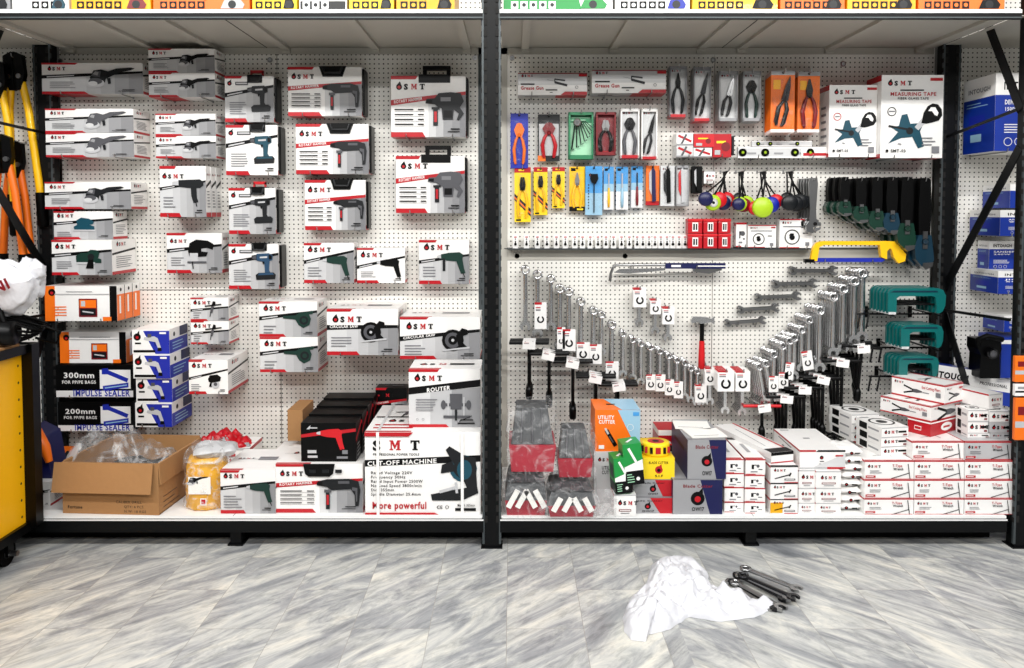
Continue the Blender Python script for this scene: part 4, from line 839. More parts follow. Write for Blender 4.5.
# row of black drill boxes on top, one behind the other
for k in range(4):
    Y = .07+.13*k; X0, X1, Z0, Z1 = rectW(301+2*k, 423-4*k, 356+1*k, 460, Y)
    if k == 0: H0 = Z1-zh; XX = (X0+X1)/2; WD = X1-X0
    o = carton(WD, .126, H0+.008*k, 'black', blackdrill, loc=(XX+.004*k, Y, zh))
    tag(o, 'black carton with a red drill, frontmost of the row on the rotary hammer carton' if k == 0 else ('black carton with a red drill, rearmost of the row by the pegboard' if k == 3 else 'black drill carton in the middle of the row of four behind the front one'), 'box', 'black drill cartons in a row')
deck(276,300,450,.36,.3,DZ+E,'white',plainsmt,'white carton behind the green drill carton, left of the rear of the black row')
deck(288,303,410,.40,.22,zh,'kraft',lambda F: None,'narrow brown cardboard carton beside the row of black drill boxes')
_, zz = deck(366,408,425,.56,.13,DZ+E,'white',rh('tooldark'),'white carton standing behind the cut-off machine carton')
deck(376,407,388,.58,.1,zz,'black',rh('tooldark'),'dark red edged hammer carton peeking up behind the cut-off machine carton')
# ------------------------------------------------------------------ soft goods helpers
def blob(name, outline, height, m, seed=0, rings=14, rough=1.0, parent=None, thick=True, zf=None, n=96, peak=None, drape=.5):
    # outline: world xy points round a heap lying on z=0 ; crumpled surface rising towards the middle
    k = len(outline); pts = []
    for i in range(n):
        t = i*k/n; a = int(t) % k; f = t-int(t); p, q = Vector(outline[a]), Vector(outline[(a+1) % k]); pts.append(p.lerp(q, f))
    c = peak or (sum((p for p in pts), Vector((0,0)))/n)
    c = Vector(c); vs = []
    for r in range(rings+1):
        s = 1-r/rings
        for i, p in enumerate(pts):
            q = c+(p-c)*s
            h = height*(1-s**2.2)**.6
            w = noise.noise(Vector((q.x*9+seed, q.y*9, 1.3)))*.8+noise.noise(Vector((q.x*24, q.y*24+seed, 5)))*.5
            w -= abs(noise.noise(Vector((q.x*13+seed*3, q.y*15, 9))))*.9
            edge = min(1, (1-s)*5)
            hh = h*(1+.55*rough*w)+.012*edge*rough*noise.noise(Vector((q.x*40, q.y*40, seed)))
            if r == 0: q = q+(p-c).normalized()*.008*noise.noise(Vector((p.x*30, p.y*30, seed)))
            vs.append((q.x, q.y, max(.0015, hh)))
    fs = [(r*n+i, r*n+(i+1) % n, (r+1)*n+(i+1) % n, (r+1)*n+i) for r in range(rings) for i in range(n)]
    mb = MB(); mb.add(vs, fs, m, True); mb.add(vs[:n], [list(range(n-1, -1, -1))], m)
    return mb
def pillow(mb, x, y, z, w, d, h, m, rz=0, rx=0, ry=0, seed=0, crumple=.25, nu=12, nv=10):
    # soft packet: inflated grid, top and bottom
    R = Matrix.Translation((x,y,z)) @ Matrix.Rotation(rz,4,'Z') @ Matrix.Rotation(rx,4,'X') @ Matrix.Rotation(ry,4,'Y')
    for sgn in (1, -1):
        vs = []
        for j in range(nv+1):
            for i in range(nu+1):
                u, v = i/nu*2-1, j/nv*2-1
                t = max(0, (1-u**4)*(1-v**4))**.6
                q = noise.noise(Vector((u*2.2+seed, v*2.2, seed*1.7)))*crumple
                p = Vector((u*w/2*(1-.05*abs(v)), v*d/2, sgn*t*h/2*(1+q)+q*h*.15))
                vs.append(R @ p)
        fs = [(j*(nu+1)+i, j*(nu+1)+i+1, (j+1)*(nu+1)+i+1, (j+1)*(nu+1)+i) for j in range(nv) for i in range(nu)]
        if sgn < 0: fs = [f[::-1] for f in fs]
        mb.add(vs, fs, m, True)
def wrap(pts_boxes, m, name, parent, seed=0, puff=.012):
    # crumpled film round a box (x0,x1,y0,y1,z0,z1): subdivided faces pushed out by noise
    mb = MB(); x0,x1,y0,y1,z0,z1 = pts_boxes; c = Vector(((x0+x1)/2,(y0+y1)/2,(z0+z1)/2)); N = 10
    def face(o, u, v):
        vs = []
        for j in range(N+1):
            for i in range(N+1):
                p = Vector(o)+Vector(u)*(i/N)+Vector(v)*(j/N); q = p+Vector((seed,0,0))
                nn = noise.noise_vector(q*14)*puff*1.2+noise.noise_vector(q*40)*puff*.5
                dd = (p-c); p = p+dd.normalized()*puff*.8+nn; p.z = max(p.z, z0)
                vs.append(p)
        mb.add(vs, [(j*(N+1)+i, j*(N+1)+i+1, (j+1)*(N+1)+i+1, (j+1)*(N+1)+i) for j in range(N) for i in range(N)], m, True)
    dx, dy, dz = x1-x0, y1-y0, z1-z0
    face((x0,y0,z0),(dx,0,0),(0,0,dz)); face((x1,y0,z0),(0,dy,0),(0,0,dz)); face((x0,y1,z0),(0,-dy,0),(0,0,dz)); face((x0,y0,z1),(dx,0,0),(0,dy,0))
    return mb.build(name, parent)

# open cardboard box with film inside
Y = .02; X0, X1, _, Z1 = rectW(52, 463, 158, 517, Y); w, d, h = X1-X0, .42, W(100, 463, Y).z-DZ
XB = (X0+X1)/2; T = thing('cardboard_box', 'open brown cardboard box with flap folded down, crumpled clear film inside', 'box', (XB+.01, Y, DZ+E), rot=(0,0,-.06))
mb = MB(); t = .006
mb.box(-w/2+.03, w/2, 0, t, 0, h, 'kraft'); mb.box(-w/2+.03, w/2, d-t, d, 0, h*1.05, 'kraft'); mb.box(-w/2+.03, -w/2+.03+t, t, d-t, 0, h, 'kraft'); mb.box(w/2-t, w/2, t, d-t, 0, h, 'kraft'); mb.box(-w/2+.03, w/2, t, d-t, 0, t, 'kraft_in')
A = Art(mb, (-w/2+.03,0,0),(1,0,0),(0,0,1),(0,-1,0), w-.03, h)
A.text('CALIBER DRILL', w*.52, h*.22, .012, 'tooldark', bold=0); A.text('QTY: 6 PCS', w*.6, h*.13, .012, 'tooldark', bold=0); A.text('N.W: 18 KGS', w*.6, h*.04, .012, 'tooldark', bold=0); A.text('Fortune', w*.05, h*.1, .014, 'tooldark')
B = Art(mb, (w/2,0,0),(0,1,0),(0,0,1),(1,0,0), d, h); B.lines(.04,.2,h*.1,h*.3,3,'tooldark',t=.003)
mb.build('box_body', T)
mb = MB(); R = Matrix.Translation((0,-.004,h)) @ Matrix.Rotation(-.2,4,'X'); mb.M = R
mb.box(-w/2-.0, w/2-.02, -.006, 0, -.135, 0, 'kraft'); mb.build('flap', T)
mb = MB(); mb.M = Matrix.Translation((w/2,0,h)) @ Matrix.Rotation(-.05,4,'Y'); mb.box(0, .006, 0, d, -.10, 0, 'kraft'); mb.build('flap', T)
mb = MB(); mb.M = Matrix.Translation((-w/2+.03,0,h)) @ Matrix.Rotation(.2,4,'Y'); mb.box(-.006, 0, .02, d-.02, -.10, .0, 'kraft'); mb.build('flap', T)
# film in and over the box
o = blob('film', [(-.24,-.15),(-.1,-.2),(.06,-.16),(.1,.02),(.0,.16),(-.15,.15),(-.27,.05)], .15, 'bagclear', 3, rough=.9).build('plastic_film', loc=(XB-.0, Y+.24, DZ+h-.05), rot=(0, .0, 0))
tag(o, 'crumpled sheet of clear film piled over the left end of the cardboard box', 'plastic film')
o = blob('film', [(-.12,-.1),(.0,-.13),(.13,-.08),(.12,.08),(.0,.13),(-.12,.08)], .10, 'bagclear', 9, rough=1.2).build('plastic_film', loc=(XB+.14, Y+.17, DZ+h-.05)); tag(o, 'small crumpled clear bag heaped in the middle of the cardboard box', 'plastic film')
mb = MB(); pillow(mb, 0, 0, .0, .34, .26, .15, 'black', seed=3, crumple=.5); tag(mb.build('cable_bundle', loc=(XB+.05, Y+.2, DZ+h-.13)), 'dark bundled parts under the clear film in the cardboard box', 'parts')

# yellow bag of grinder parts
Y = .05; X0, X1, _, _ = rectW(178, 460, 221, 514, Y); w = X1-X0
T = thing('packed_tool_bag', 'yellow pack under crumpled clear plastic beside the cardboard box', 'pack', ((X0+X1)/2, Y+w/2, DZ+E))
mb = MB(); prof = [(1e-3,0),(.46,0),(.5,.03),(.5,.5),(.48,.85),(.42,1.0),(.2,1.04),(1e-3,1.04)]
hh = W(200, 462, Y).z-DZ
mb.lathe([(r*w, z*hh) for r, z in prof], 'bigyellow', 10)
yp_ = mb.build('yellow_pack', T)
mb = MB(); A = Art(mb, (-w*.26,-w*.503,hh*.25),(1,0,0),(0,0,1),(0,-1,0), w*.52, hh*.6); A.rect(0,hh*.1,w*.52,hh*.45,'paper'); A.icon('grinder', w*.2, hh*.36, w*.24, 'black'); A.rect(w*.28,-hh*.12,w*.42,hh*.02,'paper'); A.rect(w*.3,-hh*.1,w*.4,-hh*.0,'red'); mb.build('label', yp_)
mb = blob('x', [(w*.62*math.cos(a), w*.55*math.sin(a)) for a in [i*2*PI/20 for i in range(20)]], .09, 'bagclear', 5, rough=1.3); mb.build('plastic_wrap', T, loc=(.01,0,hh*.95))
mb = MB(); mb.lathe([(w*.53+.006*math.sin(i*1.7), hh*.02+hh*.96*i/10) for i in range(11)], 'clear', 18); mb.build('bag_film', T)
mb = MB(); pillow(mb, 0,0,0, .2,.14,.06,'s2',rz=.3,seed=2,crumple=.7); mb.build('folded_paper', T, loc=(.04,.0,hh+.03))
# red packets behind
for k, (px, py, rz, lab) in enumerate(((212,444,.2,'leftmost'),(226,439,-.3,'middle and highest'),(240,446,.4,'rightmost, half behind the drill carton'))):
    p = W(px, py, .5); mb = MB(); pillow(mb,0,0,0,.13,.12,.09,'red',seed=k*3,crumple=.9)
    for q in range(3): pillow(mb, -.03+.03*q, -.03, .02,.05,.04,.05,'darkred' if q==1 else 's3',rz=q,seed=q+k,crumple=.8)
    tag(mb.build('glove_packet', loc=(p.x, .5, p.z-.01), rot=(.4,0,rz)), 'crumpled red packet in the heap behind the yellow pack, '+lab, 'packet', 'red packets behind the yellow pack')
deck(205,250,448,.44,.2,DZ+E,'white',plainsmt,'plain white carton under the red packets behind the yellow pack')
# left of the cardboard box
p = W(32, 500, .1)
T = thing('tool_bag', 'blue bag with an orange rolled handle beside the yellow trolley', 'bag', (W(40,455,.22).x, .22, DZ+.16))
mb = MB(); mb.prism([(-.09,.0),(-.10,.13),(-.03,.2),(.05,.16),(.1,-.14),(.0,-.2),(-.09,-.1)], -.05, .09, 'navy'); mb.build('bag_body', T, bevel=.01)
mb = MB(); mb.tube([(-.14,-.03,.15),(-.06,-.05,.185),(.02,-.06,.175),(.06,-.06,.11),(.08,-.06,.04)], [.026,.032,.034,.026,.016], 'brightred' if 0 else 'orange', 10); mb.build('rolled_handle', T)
deck(30,50,482,.12,.2,DZ+E,'white',power('small','red',silver=False),'white and red carton on the deck left of the cardboard box')
_, _z = deck(33,56,458,.34,.2,DZ+E,'orange',orange_set,'orange and white carton half hidden behind the cardboard box at its left')

# ------------------------------------------------------------------ trolley at the left edge
T = thing('tool_trolley', 'yellow perforated tool trolley with black frame and castor at the left edge', 'trolley', (-2.5, -.35, 0))
zt = W(10, 350, -.12).z; zb = W(10, 530, -.12).z
def L(x, y): return (x+2.5, y+.35)
mb = MB(); mb.box(.0, .328, -.62, .265, zb+.02, zt-.02, 'perfyellow'); mb.build('side_panel', T)
mb = MB(); mb.box(.31, .375, .265, .32, zb-.0, zt+.02, 'blacktool'); mb.box(-.35, .31, .28, .32, zb, zt+.02, 'blacktool'); mb.build('corner_post', T)
mb = MB(); mb.box(-.35, .345, -.66, .32, zb-.02, zb+.02, 'blacktool'); mb.build('base_frame', T)
mb = MB(); mb.box(-.35, .36, -.66, .325, zt-.02, zt+.02, 'blacktool'); mb.box(-.35,.35,-.64,.22,zt+.02,zt+.03,'kraft'); mb.build('top_tray', T)
for k, yy in enumerate((.17, -.56)):
    mb = MB(); mb.M = Matrix.Translation((.29, yy, .055)); mb.cyl((-.02,0,0), .055, .035, 'rubber', 'X', 24); mb.cyl((-.022,0,0), .022, .039, 'steel', 'X', 16)
    mb.prism([(-.03,-.01),(-.03,.06),(.03,.06),(.03,-.01)], -.02, .02, 'blacktool') ; cs_ = mb.build('caster', T); mb = MB(); mb.cyl((.26,yy,.055), .012, .09, 'steel', 'X', 12); mb.build('axle', cs_)
# things on the trolley
zt2 = zt+.03
def onT(px, py): q = W(px, py, -.15); return q
mb = MB()
for k in range(7):
    pts = []
    for i in range(26):
        a = i/25*2*PI*1.1; pts.append((-.04+.10*math.cos(a+k)+.012*k, .05*math.sin(a*1.3+k), .05+.045*math.sin(a+k*.7)+.012*k))
    mb.tube(pts, .006, 'rubber', 6)
mb.tube([(.1,0,.03),(.2,-.02,.01),(.22,-.02,.06),(.15,-.01,.08)], .006, 'rubber', 6)
tag(mb.build('cable_coil', loc=(onT(14,330).x, -.16, zt2)), 'tangled black cable on top of the yellow trolley', 'cable')
T = thing('power_tool', 'black handheld machine behind the cables on the trolley', 'tool', (onT(2,330).x, -.22, zt2+.004))
mb = MB(); mb.M = Matrix.Rotation(PI/2,4,'Z'); mb.lathe([(1e-3,-.1),(.05,-.1),(.055,.0),(.045,.12),(.03,.16),(1e-3,.16)], 'blacktool', 16, 'Y', (0,0,.056)); mb.build('motor_body', T)
mb = MB(); mb.tube([(-.1,0,.07),(-.12,0,.2),(.02,0,.21),(.06,0,.08)], .014, 'rubber', 8); mb.build('handle', T)
# white bag resting on it
p = onT(12, 296)
mb = MB(); pillow(mb, 0, 0, 0, .34, .13, .19, 'bagwhite', ry=-.42, seed=8, crumple=1.0, nu=24, nv=12)
pillow(mb, .12, -.01, .075, .14, .05, .08, 'bagwhite', ry=-.55, seed=5, crumple=1.1)
A = Art(mb, (-.02,-.084,-.02),(.9,0,.42),(-.42,0,.9),(0,-1,0), .1, .1); A.text('ANI', 0, 0, .045, 'darkred', bold=.04)
tag(mb.build('shopping_bag', loc=(p.x-.02, -.17, p.z+.02)), 'crumpled white plastic bag with dark red letters on top of the trolley', 'bag')

# ------------------------------------------------------------------ bolt cutters, top left
def bolt_cutter(L=1.0, hm='gunyellow', label='', loc=(0,0,0), ry=0, gl=.16):
    t = thing('bolt_cutter', label, 'bolt cutter', loc, rot=(0, ry, 0))
    mb = MB()
    for s in (-1, 1):
        mb.prism([(s*.005,0),(s*.05,-.02),(s*.055,-.12),(s*.03,-.2),(s*.006,-.2)], -.02, .01, 'blacktool')
        mb.cyl((s*.028,-.03,-.13), .013, .05, 'steel', 'Y', 10)
    mb.build('jaws', t, bevel=.004)
    for s in (-1, 1):
        mb = MB(); mb.tube([(s*.028,0,-.16),(s*.05,0,-.3),(s*.075,0,-L+gl)], .019, hm, 10); hd_ = mb.build('handle', t)
        mb = MB(); mb.tube([(s*.074,0,-L+gl+.02),(s*.075,0,-L+.01),(s*.075,0,-L)], [.025,.027,.02], 'rubber', 10); mb.build('grip', hd_)
    return t
def bc(px, py, ylen, hm, label, Y=.62, ry=0, gl=.16):
    p = W(px, py, Y); q = W(px, ylen, Y)
    bolt_cutter(p.z-q.z, hm, label, (p.x, Y, p.z), ry, gl); hook(p.x, p.z-.03, .12, 'thin steel peg for the '+label.replace(',', '').replace(' at the upper left', ''))
bc(14, 52, 228, 'gunyellow', 'yellow handled bolt cutter, nearest the shelf frame at the upper left', .60, -.06)
bc(-4, 60, 236, 'gunyellow', 'yellow handled bolt cutter, cut off by the left edge', .55)
bc(2, 134, 278, 'orange', 'orange handled bolt cutter, lower than the yellow ones', .5, -.03, .1)
bc(14, 140, 276, 'orange', 'short orange handled bolt cutter, beside the diagonal brace', .62, 0, .1)

# ------------------------------------------------------------------ packs hanging on the right bay
def pliers_mb(w, h, hm, jm='steel', jaw='comb'):
    mb = MB(); pv = -.40*h
    if jaw == 'long': J = [(-.10,-.02),(-.13,.12),(-.02,.34),(0,.34),(0,-.02)]
    elif jaw == 'cut': J = [(-.14,-.04),(-.26,.12),(-.12,.26),(-.01,.28),(0,.1),(0,-.04)]
    else: J = [(-.12,-.04),(-.17,.1),(-.10,.27),(-.01,.27),(0,.0)]
    for s in (-1, 1):
        mb.prism([(s*x*w*1.15, pv+z*h*.8) for x, z in J], -.006, .006, jm)
        mb.tube([(s*.06*w,0,pv+.01*h),(s*.2*w,0,pv-.1*h),(s*.30*w,0,pv-.26*h),(s*.24*w,0,pv-.48*h),(s*.2*w,0,pv-.53*h)], [.05*w,.085*w,.1*w,.09*w,.05*w], hm, 8)
    mb.cyl((0,-.009,pv), .1*w, .018, jm, 'Y', 12)
    return mb
def snips_mb(w, h, hm, jm='darksteel'):
    mb = MB()
    mb.M = Matrix.Translation((.05*w,0,-.5*h)) @ Matrix.Rotation(.22,4,'Y')
    for s in (-1, 1):
        mb.prism([(s*.01*w,0),(s*.14*w,.02*h),(s*.10*w,.25*h),(0,.42*h)], -.005, .005, jm)
        mb.tube([(s*.06*w,0,.0),(s*.18*w,0,-.12*h),(s*.16*w,0,-.34*h),(s*.1*w,0,-.4*h)], [.06*w,.09*w,.09*w,.06*w], hm, 8)
    mb.M = None; return mb
def rod_mb(w, h, hm, jm='steel', knife=False):
    mb = MB()
    if knife:
        mb.prism([(-.12*w,-.1*h),(.0,-.05*h),(.16*w,-.14*h),(.22*w,-.9*h),(-.05*w,-.92*h)], -.008, .008, hm); mb.prism([(-.3*w,-.2*h),(-.12*w,-.1*h),(-.1*w,-.75*h),(-.28*w,-.6*h)], -.004, .004, jm)
    else:
        mb.tube([(0,0,-.16*h),(0,0,-.5*h)], .06*w, jm, 8); mb.lathe([(1e-3,-.95*h),(.1*w,-.95*h),(.14*w,-.8*h),(.1*w,-.5*h),(1e-3,-.48*h)], hm, 10)
    return mb
def hex_mb(w, h):
    mb = MB()
    for k in range(8):
        a = -.15+.16*k; L_ = (.62-.05*k)*h; r = (.030-.0022*k)*w
        x0, z0 = (-.22+.05*k)*w, -.18*h
        ex, ez = x0+math.sin(a)*L_*.8, z0-math.cos(a)*L_
        mb.tube([(x0,-.002*k,z0),(ex,-.002*k,ez),(ex+.09*w*math.cos(a),-.002*k,ez+.12*w*math.sin(a)+.03*w)], max(r,.0022), 'tooldark', 6)
    mb.cyl((-.15*w,-.02,-.22*h), .16*w, .02, 'steel', 'Y', 14); return mb
def spin_mb(w, h):
    mb = MB(); mb.tube([(0,0,-.18*h),(0,0,-.95*h)], .035*w, 'black', 8); mb.prism([(-.2*w,-.16*h),(.2*w,-.16*h),(.24*w,-.26*h),(.1*w,-.36*h),(-.14*w,-.34*h),(-.24*w,-.26*h)], -.012, .012, 'black'); return mb
def pack(px, Y, d, n, card, tool, name, label, cat, toolname, short, art=None, box=None, cover=True, behind=None, toolz=None):
    x0, y0, x1, y1 = px; X0, X1, Z0, Z1 = rectW(x0, y0, x1, y1, Y); w, h = X1-X0, Z1-Z0
    root = thing(name, label, cat, ((X0+X1)/2, Y, Z1))
    mb = MB(); mb.box(-w/2, w/2, d*.55, d*.55+.003, -h, 0, card)
    A = Art(mb, (-w/2,d*.55,-h),(1,0,0),(0,0,1),(0,-1,0), w, h)
    if art: art(A)
    A.disc(w/2, h*.965, min(.006, w*.08), 'hole')
    if box:
        mb.box(-w/2, -w/2+.002, 0, d*.55, -h, 0, box); mb.box(w/2-.002, w/2, 0, d*.55, -h, 0, box); mb.box(-w/2, w/2, 0, d*.55, -h, -h+.16*w, 'red' if box in ('white','s4') else box); mb.box(-w/2, w/2, 0, d*.55, -.06*h, 0, box)
        for sx in (-1, 1): mb.box(min(sx*w/2, sx*w*.42), max(sx*w/2, sx*w*.42), 0, .002, -h, 0, box)
    mb.build('backing_card', root)
    tb = tool(w, h); o = tb.build(toolname, root, loc=(0, d*.3, 0))
    if cover:
        mb = MB(); a = .44; mb.add([(-a*w,d*.5,-.93*h),(a*w,d*.5,-.93*h),(a*w,d*.5,-.12*h),(-a*w,d*.5,-.12*h),(-a*w*.9,.001,-.9*h),(a*w*.9,.001,-.9*h),(a*w*.9,.001,-.15*h),(-a*w*.9,.001,-.15*h)], [(4,5,6,7),(0,1,5,4),(1,2,6,5),(2,3,7,6),(3,0,4,7)], 'blister')
        mb.build('blister_cover', root)
    for k in range(1, n):
        dup(root, loc=((X0+X1)/2+.0015*k, Y+d*.66*k, Z1-.001*k), label=behind or ('another pack hanging behind the '+short), group='packs behind the '+short)
    hook((X0+X1)/2, Z1-.03*h, PB-Y+.012, 'thin steel peg holding the '+short)
    return root
def g_white(A): A.nrect(0,0,1,1,'s1'); A.logo(A.w*.15, A.h*.9, A.w*.1)
def g_red(A): A.nrect(0,0,1,.1,'red')
def g_blue(A): A.nrect(.06,.2,.94,.9,'blue')
def g_yel(A):
    A.nrect(0,.9,1,1,'red'); A.rect(A.w*.25, A.h*.93, A.w*.6, A.h*.96, 'yellow'); A.npoly([(0,.52),(0,.4),(1,.1),(1,.24)], 'tooldark'); A.npoly([(0,.47),(0,.43),(1,.14),(1,.18)], 'orange'); A.rect(A.w*.1,A.h*.02,A.w*.4,A.h*.05,'ink')
def g_yel2(A): A.nrect(0,0,1,.1,'ink'); A.nrect(.1,.9,.4,.97,'ink'); A.nrect(.5,.02,.9,.06,'yellow')
def g_sky(A): A.nrect(0,0,1,.42,'white'); A.nrect(0,.42,1,.6,'skyblue'); A.nrect(.1,.9,.4,.96,'ink')
def g_blue2(A):
    A.nrect(0,0,1,.45,'skyblue'); A.disc(A.w*.3,A.h*.82,A.w*.1,'ink'); A.disc(A.w*.3,A.h*.81,A.w*.05,'red')
    for k in range(9): A.rect(A.w*.15, A.h*(.12+.06*k), A.w*.22, A.h*(.15+.06*k), 'ink')
def g_green(A): A.nrect(.06,.04,.94,.78,'lgreen'); A.lines(A.w*.1,A.w*.9,A.h*.84,A.h*.94,3,'lgreen')
def g_orange(A): A.nrect(0,.93,1,1,'s2'); A.nrect(0,0,1,.05,'white'); A.nrect(.1,.7,.4,.85,'amber')
# row one: boxes and tall packs
wallbox(518,73,587,95,.1,'white',greasebox,'left grease gun box','silver and red carton lettered Grease Gun, left one under the shelf')
wallbox(592,70,666,93,.13,'white',greasebox,'right grease gun box','longer silver and red carton lettered Grease Gun, right one beside the pliers packs')
pack((669.5,66,687,117),.58,.035,4,'s1',lambda w,h: pliers_mb(w,h,'tooldark','black','long'),'pliers_pack','boxed pliers with dark handles, first tall pack right of the grease gun boxes','pliers','pliers','first tall pliers pack',g_white,'s4')
pack((693.5,67,711,121),.56,.035,4,'s1',lambda w,h: snips_mb(w,h,'black','tooldark'),'shears_pack','boxed black tin shears, second tall pack right of the grease gun boxes','shears','shears','tall black shears pack',g_white,'s4')
pack((719,71,738,121),.58,.035,4,'paper',lambda w,h: snips_mb(w,h,'tooldark','steel'),'pliers_pack','boxed curved cutters behind glare, third tall pack in the top row','pliers','pliers','third tall pack',g_white,'s3')
pack((743,71,761,121),.58,.035,4,'paper',lambda w,h: pliers_mb(w,h,'dgreen','black','cut'),'pliers_pack','boxed dark green handled pliers, just left of the orange packs','pliers','pliers','fourth tall pack',g_white,'s3')
pack((772,70,796,132),.52,.035,6,'orange',lambda w,h: snips_mb(w,h,'tooldark','darksteel'),'shears_pack','orange carded garden shears in clear film, left of two','shears','shears','left orange shears pack',g_orange)
pack((799,71,821,132),.55,.035,5,'orange',lambda w,h: pliers_mb(w,h,'darkred','tooldark','long'),'shears_pack','orange carded pruning shears with dark red grips, right of two','shears','shears','right orange shears pack',g_orange)
wallbox(829,85,877,157,.13,'white',tapebox(True),'smaller measuring tape box','white carton picturing a teal measuring tape reel, smaller of the two')
wallbox(881,75,943,158,.17,'white',tapebox(False),'larger measuring tape box','white carton picturing a teal measuring tape reel, larger of the two, by the dark upright')
# row two
pack((510.5,113,528,168),.63,.03,2,'blue',lambda w,h: pliers_mb(w,h,'orange','orange','cut'),'pliers_pack','orange pipe cutter on a blue card beside the centre post','pliers','pipe_cutter','blue card pack',g_blue)
pack((538,114,560,161),.64,.03,1,'tooldark',lambda w,h: pliers_mb(w,h,'red','darkred','cut'),'pliers_pack','red handled pruner in a clear blister with dark corners','pruner','pruner','red pruner pack',lambda A: (A.nrect(.05,.12,.95,.8,'s2'), A.nrect(0,0,.35,.12,'orange')))
pack((568.5,112,593.5,159),.6,.05,2,'packgreen',hex_mb,'hex_key_pack','green window box holding a fan of black hex keys','hex keys','hex_key_fan','green hex key pack',g_green,'packgreen',cover=False)
pack((596,112,616,155),.6,.05,2,'darkred',lambda w,h: pliers_mb(w,h,'black','steel','comb'),'pliers_pack','dark red pack of black pliers beside the green hex key pack','pliers','pliers','dark red pack',g_red,'darkred')
pack((620.5,108.5,639.5,158),.58,.04,3,'white',lambda w,h: pliers_mb(w,h,'toolgrey','black','cut'),'pliers_pack','white boxed pruning pliers, left of the pair with red bases','pliers','pliers','left white pliers pack',g_white,'white')
pack((641.5,108.5,657.5,159),.58,.04,3,'white',lambda w,h: snips_mb(w,h,'tooldark','black'),'shears_pack','white boxed slim cutters, right of the pair with red bases','shears','shears','right white cutters pack',g_white,'white')
# tool-set packs lying on pegs
T = thing('packet_bundle', 'red and white bundle of flat packets lying on pegs under the tall packs', 'packets', (W(705,150,.58).x, .58, W(705,157,.58).z))
for k, (a, b, z0, z1, c) in enumerate(((-.15,-.06,.0,.06,'s1'),(-.15,-.06,.062,.125,'white'),(-.06,.04,.0,.05,'white'),(-.06,.05,.052,.12,'brightred'),(.04,.14,.0,.12,'red'),(.142,.156,.01,.11,'tooldark'))):
    mb = MB(); mb.box(a+.002, b-.002, .004*(k%3), .10, z0, z1, c)
    A = Art(mb, (a+.002,.004*(k%3),z0),(1,0,0),(0,0,1),(0,-1,0), b-a-.004, z1-z0)
    if c in ('white','s1'): A.line((A.w*.1,A.h*.8),(A.w*.9,A.h*.3),.012,'red'); A.line((A.w*.3,A.h*.1),(A.w*.6,A.h*.9),.01,'toolgrey'); A.rect(0,0,A.w,A.h*.12,'s3')
    elif c != 'tooldark': A.rect(A.w*.2,A.h*.6,A.w*.7,A.h*.7,'yellow'); A.disc(A.w*.7,A.h*.45,A.h*.2,'darkred'); A.rect(A.w*.1,A.h*.1,A.w*.4,A.h*.3,'s2')
    mb.build('packet', T)
hooks_box(W(677,157,.58).x, W(732,157,.58).x, W(705,157,.58).z, .12, 'red packet bundle')
def level(px, py0, py1, Y, label, holes, redpart=False):
    X0, X1, Z0, Z1 = rectW(px[0], py0, px[1], py1, Y); w, h = X1-X0, Z1-Z0
    t = thing('spirit_level', label, 'spirit level', (X0, Y, Z0)); mb = MB(); mb.box(0,w,0,.022,0,h,'s1'); mb.box(0,w,-.002,0,h*.85,h,'white'); mb.box(0,w,-.002,0,0,h*.12,'white')
    A = Art(mb,(0,-.002,0),(1,0,0),(0,0,1),(0,-1,0),w,h)
    for f in (.1,.4,.62): A.rect(w*f,h*.35,w*f+w*.1,h*.5,'s3')
    mb.build('rail', t)
    for f in holes:
        mb = MB(); mb.cyl((w*f,-.006,h*.5), h*.36, .03, 'black', 'Y', 16); vl_ = mb.build('vial', t); mb = MB(); mb.cyl((w*f,-.0085,h*.5), h*.14, .002, 'lime', 'Y', 10); mb.build('bubble_window', vl_)
    if redpart: mb = MB(); mb.box(w*.7,w,-.006,0,h*.1,h*.8,'white'); mb.box(w*.72,w*.98,-.008,-.006,h*.2,h*.45,'red'); mb.build('tag', t)
level((738,828), 147, 158, .60, 'white spirit level with black vials, lower of three under the orange packs', (.05,.3,.63,.8), True)
level((752,812), 141, 146.5, .635, 'white spirit level, upper one of three under the orange packs', (.1,.3,.75))
level((745,800), 146, 153, .66, 'white spirit level, rearmost of three, close to the board', (.1,.5))
hooks_box(W(738,158,.6).x, W(828,158,.6).x, W(780,158,.6).z, .12, 'spirit levels')
# row three
for i, (x0,y0,x1,y1,lab) in enumerate(((514.5,167,530.6,222,'largest'),(533.8,167,547.5,215,'middle sized'),(552.3,167,564.8,208,'smallest'))):
    pack((x0,y0,x1,y1),.64,.025,2,'yellow',lambda w,h: pliers_mb(w,h,'gunyellow','darksteel','comb'),'pliers_pack','yellow carded pliers with a red header, %s of three' % lab,'pliers','pliers','%s yellow card' % lab,g_yel)
pack((569.6,166.5,585,211),.64,.03,2,'gunyellow',lambda w,h: pliers_mb(w,h,'gunyellow','s4','long'),'pliers_pack','yellow card of yellow and black long nose pliers with a black base','pliers','pliers','black based yellow card',g_yel2)
pack((585.8,166,602.8,215),.62,.04,2,'lblue',spin_mb,'tool_pack','wide bright blue card with a black T-headed tool','tool','tool','wide blue card',g_blue2)
pack((604,166.5,614,209.5),.64,.025,2,'lblue',lambda w,h: rod_mb(w,h,'gunyellow','silver'),'screwdriver_pack','blue and white card with a yellow handled driver','screwdriver','screwdriver','yellow driver card',g_sky)
pack((616.5,166.5,628.3,209.5),.64,.025,2,'lblue',lambda w,h: rod_mb(w,h,'skyblue','silver'),'screwdriver_pack','blue and white card with a pale clear tool','tool','tool','pale tool card',g_sky)
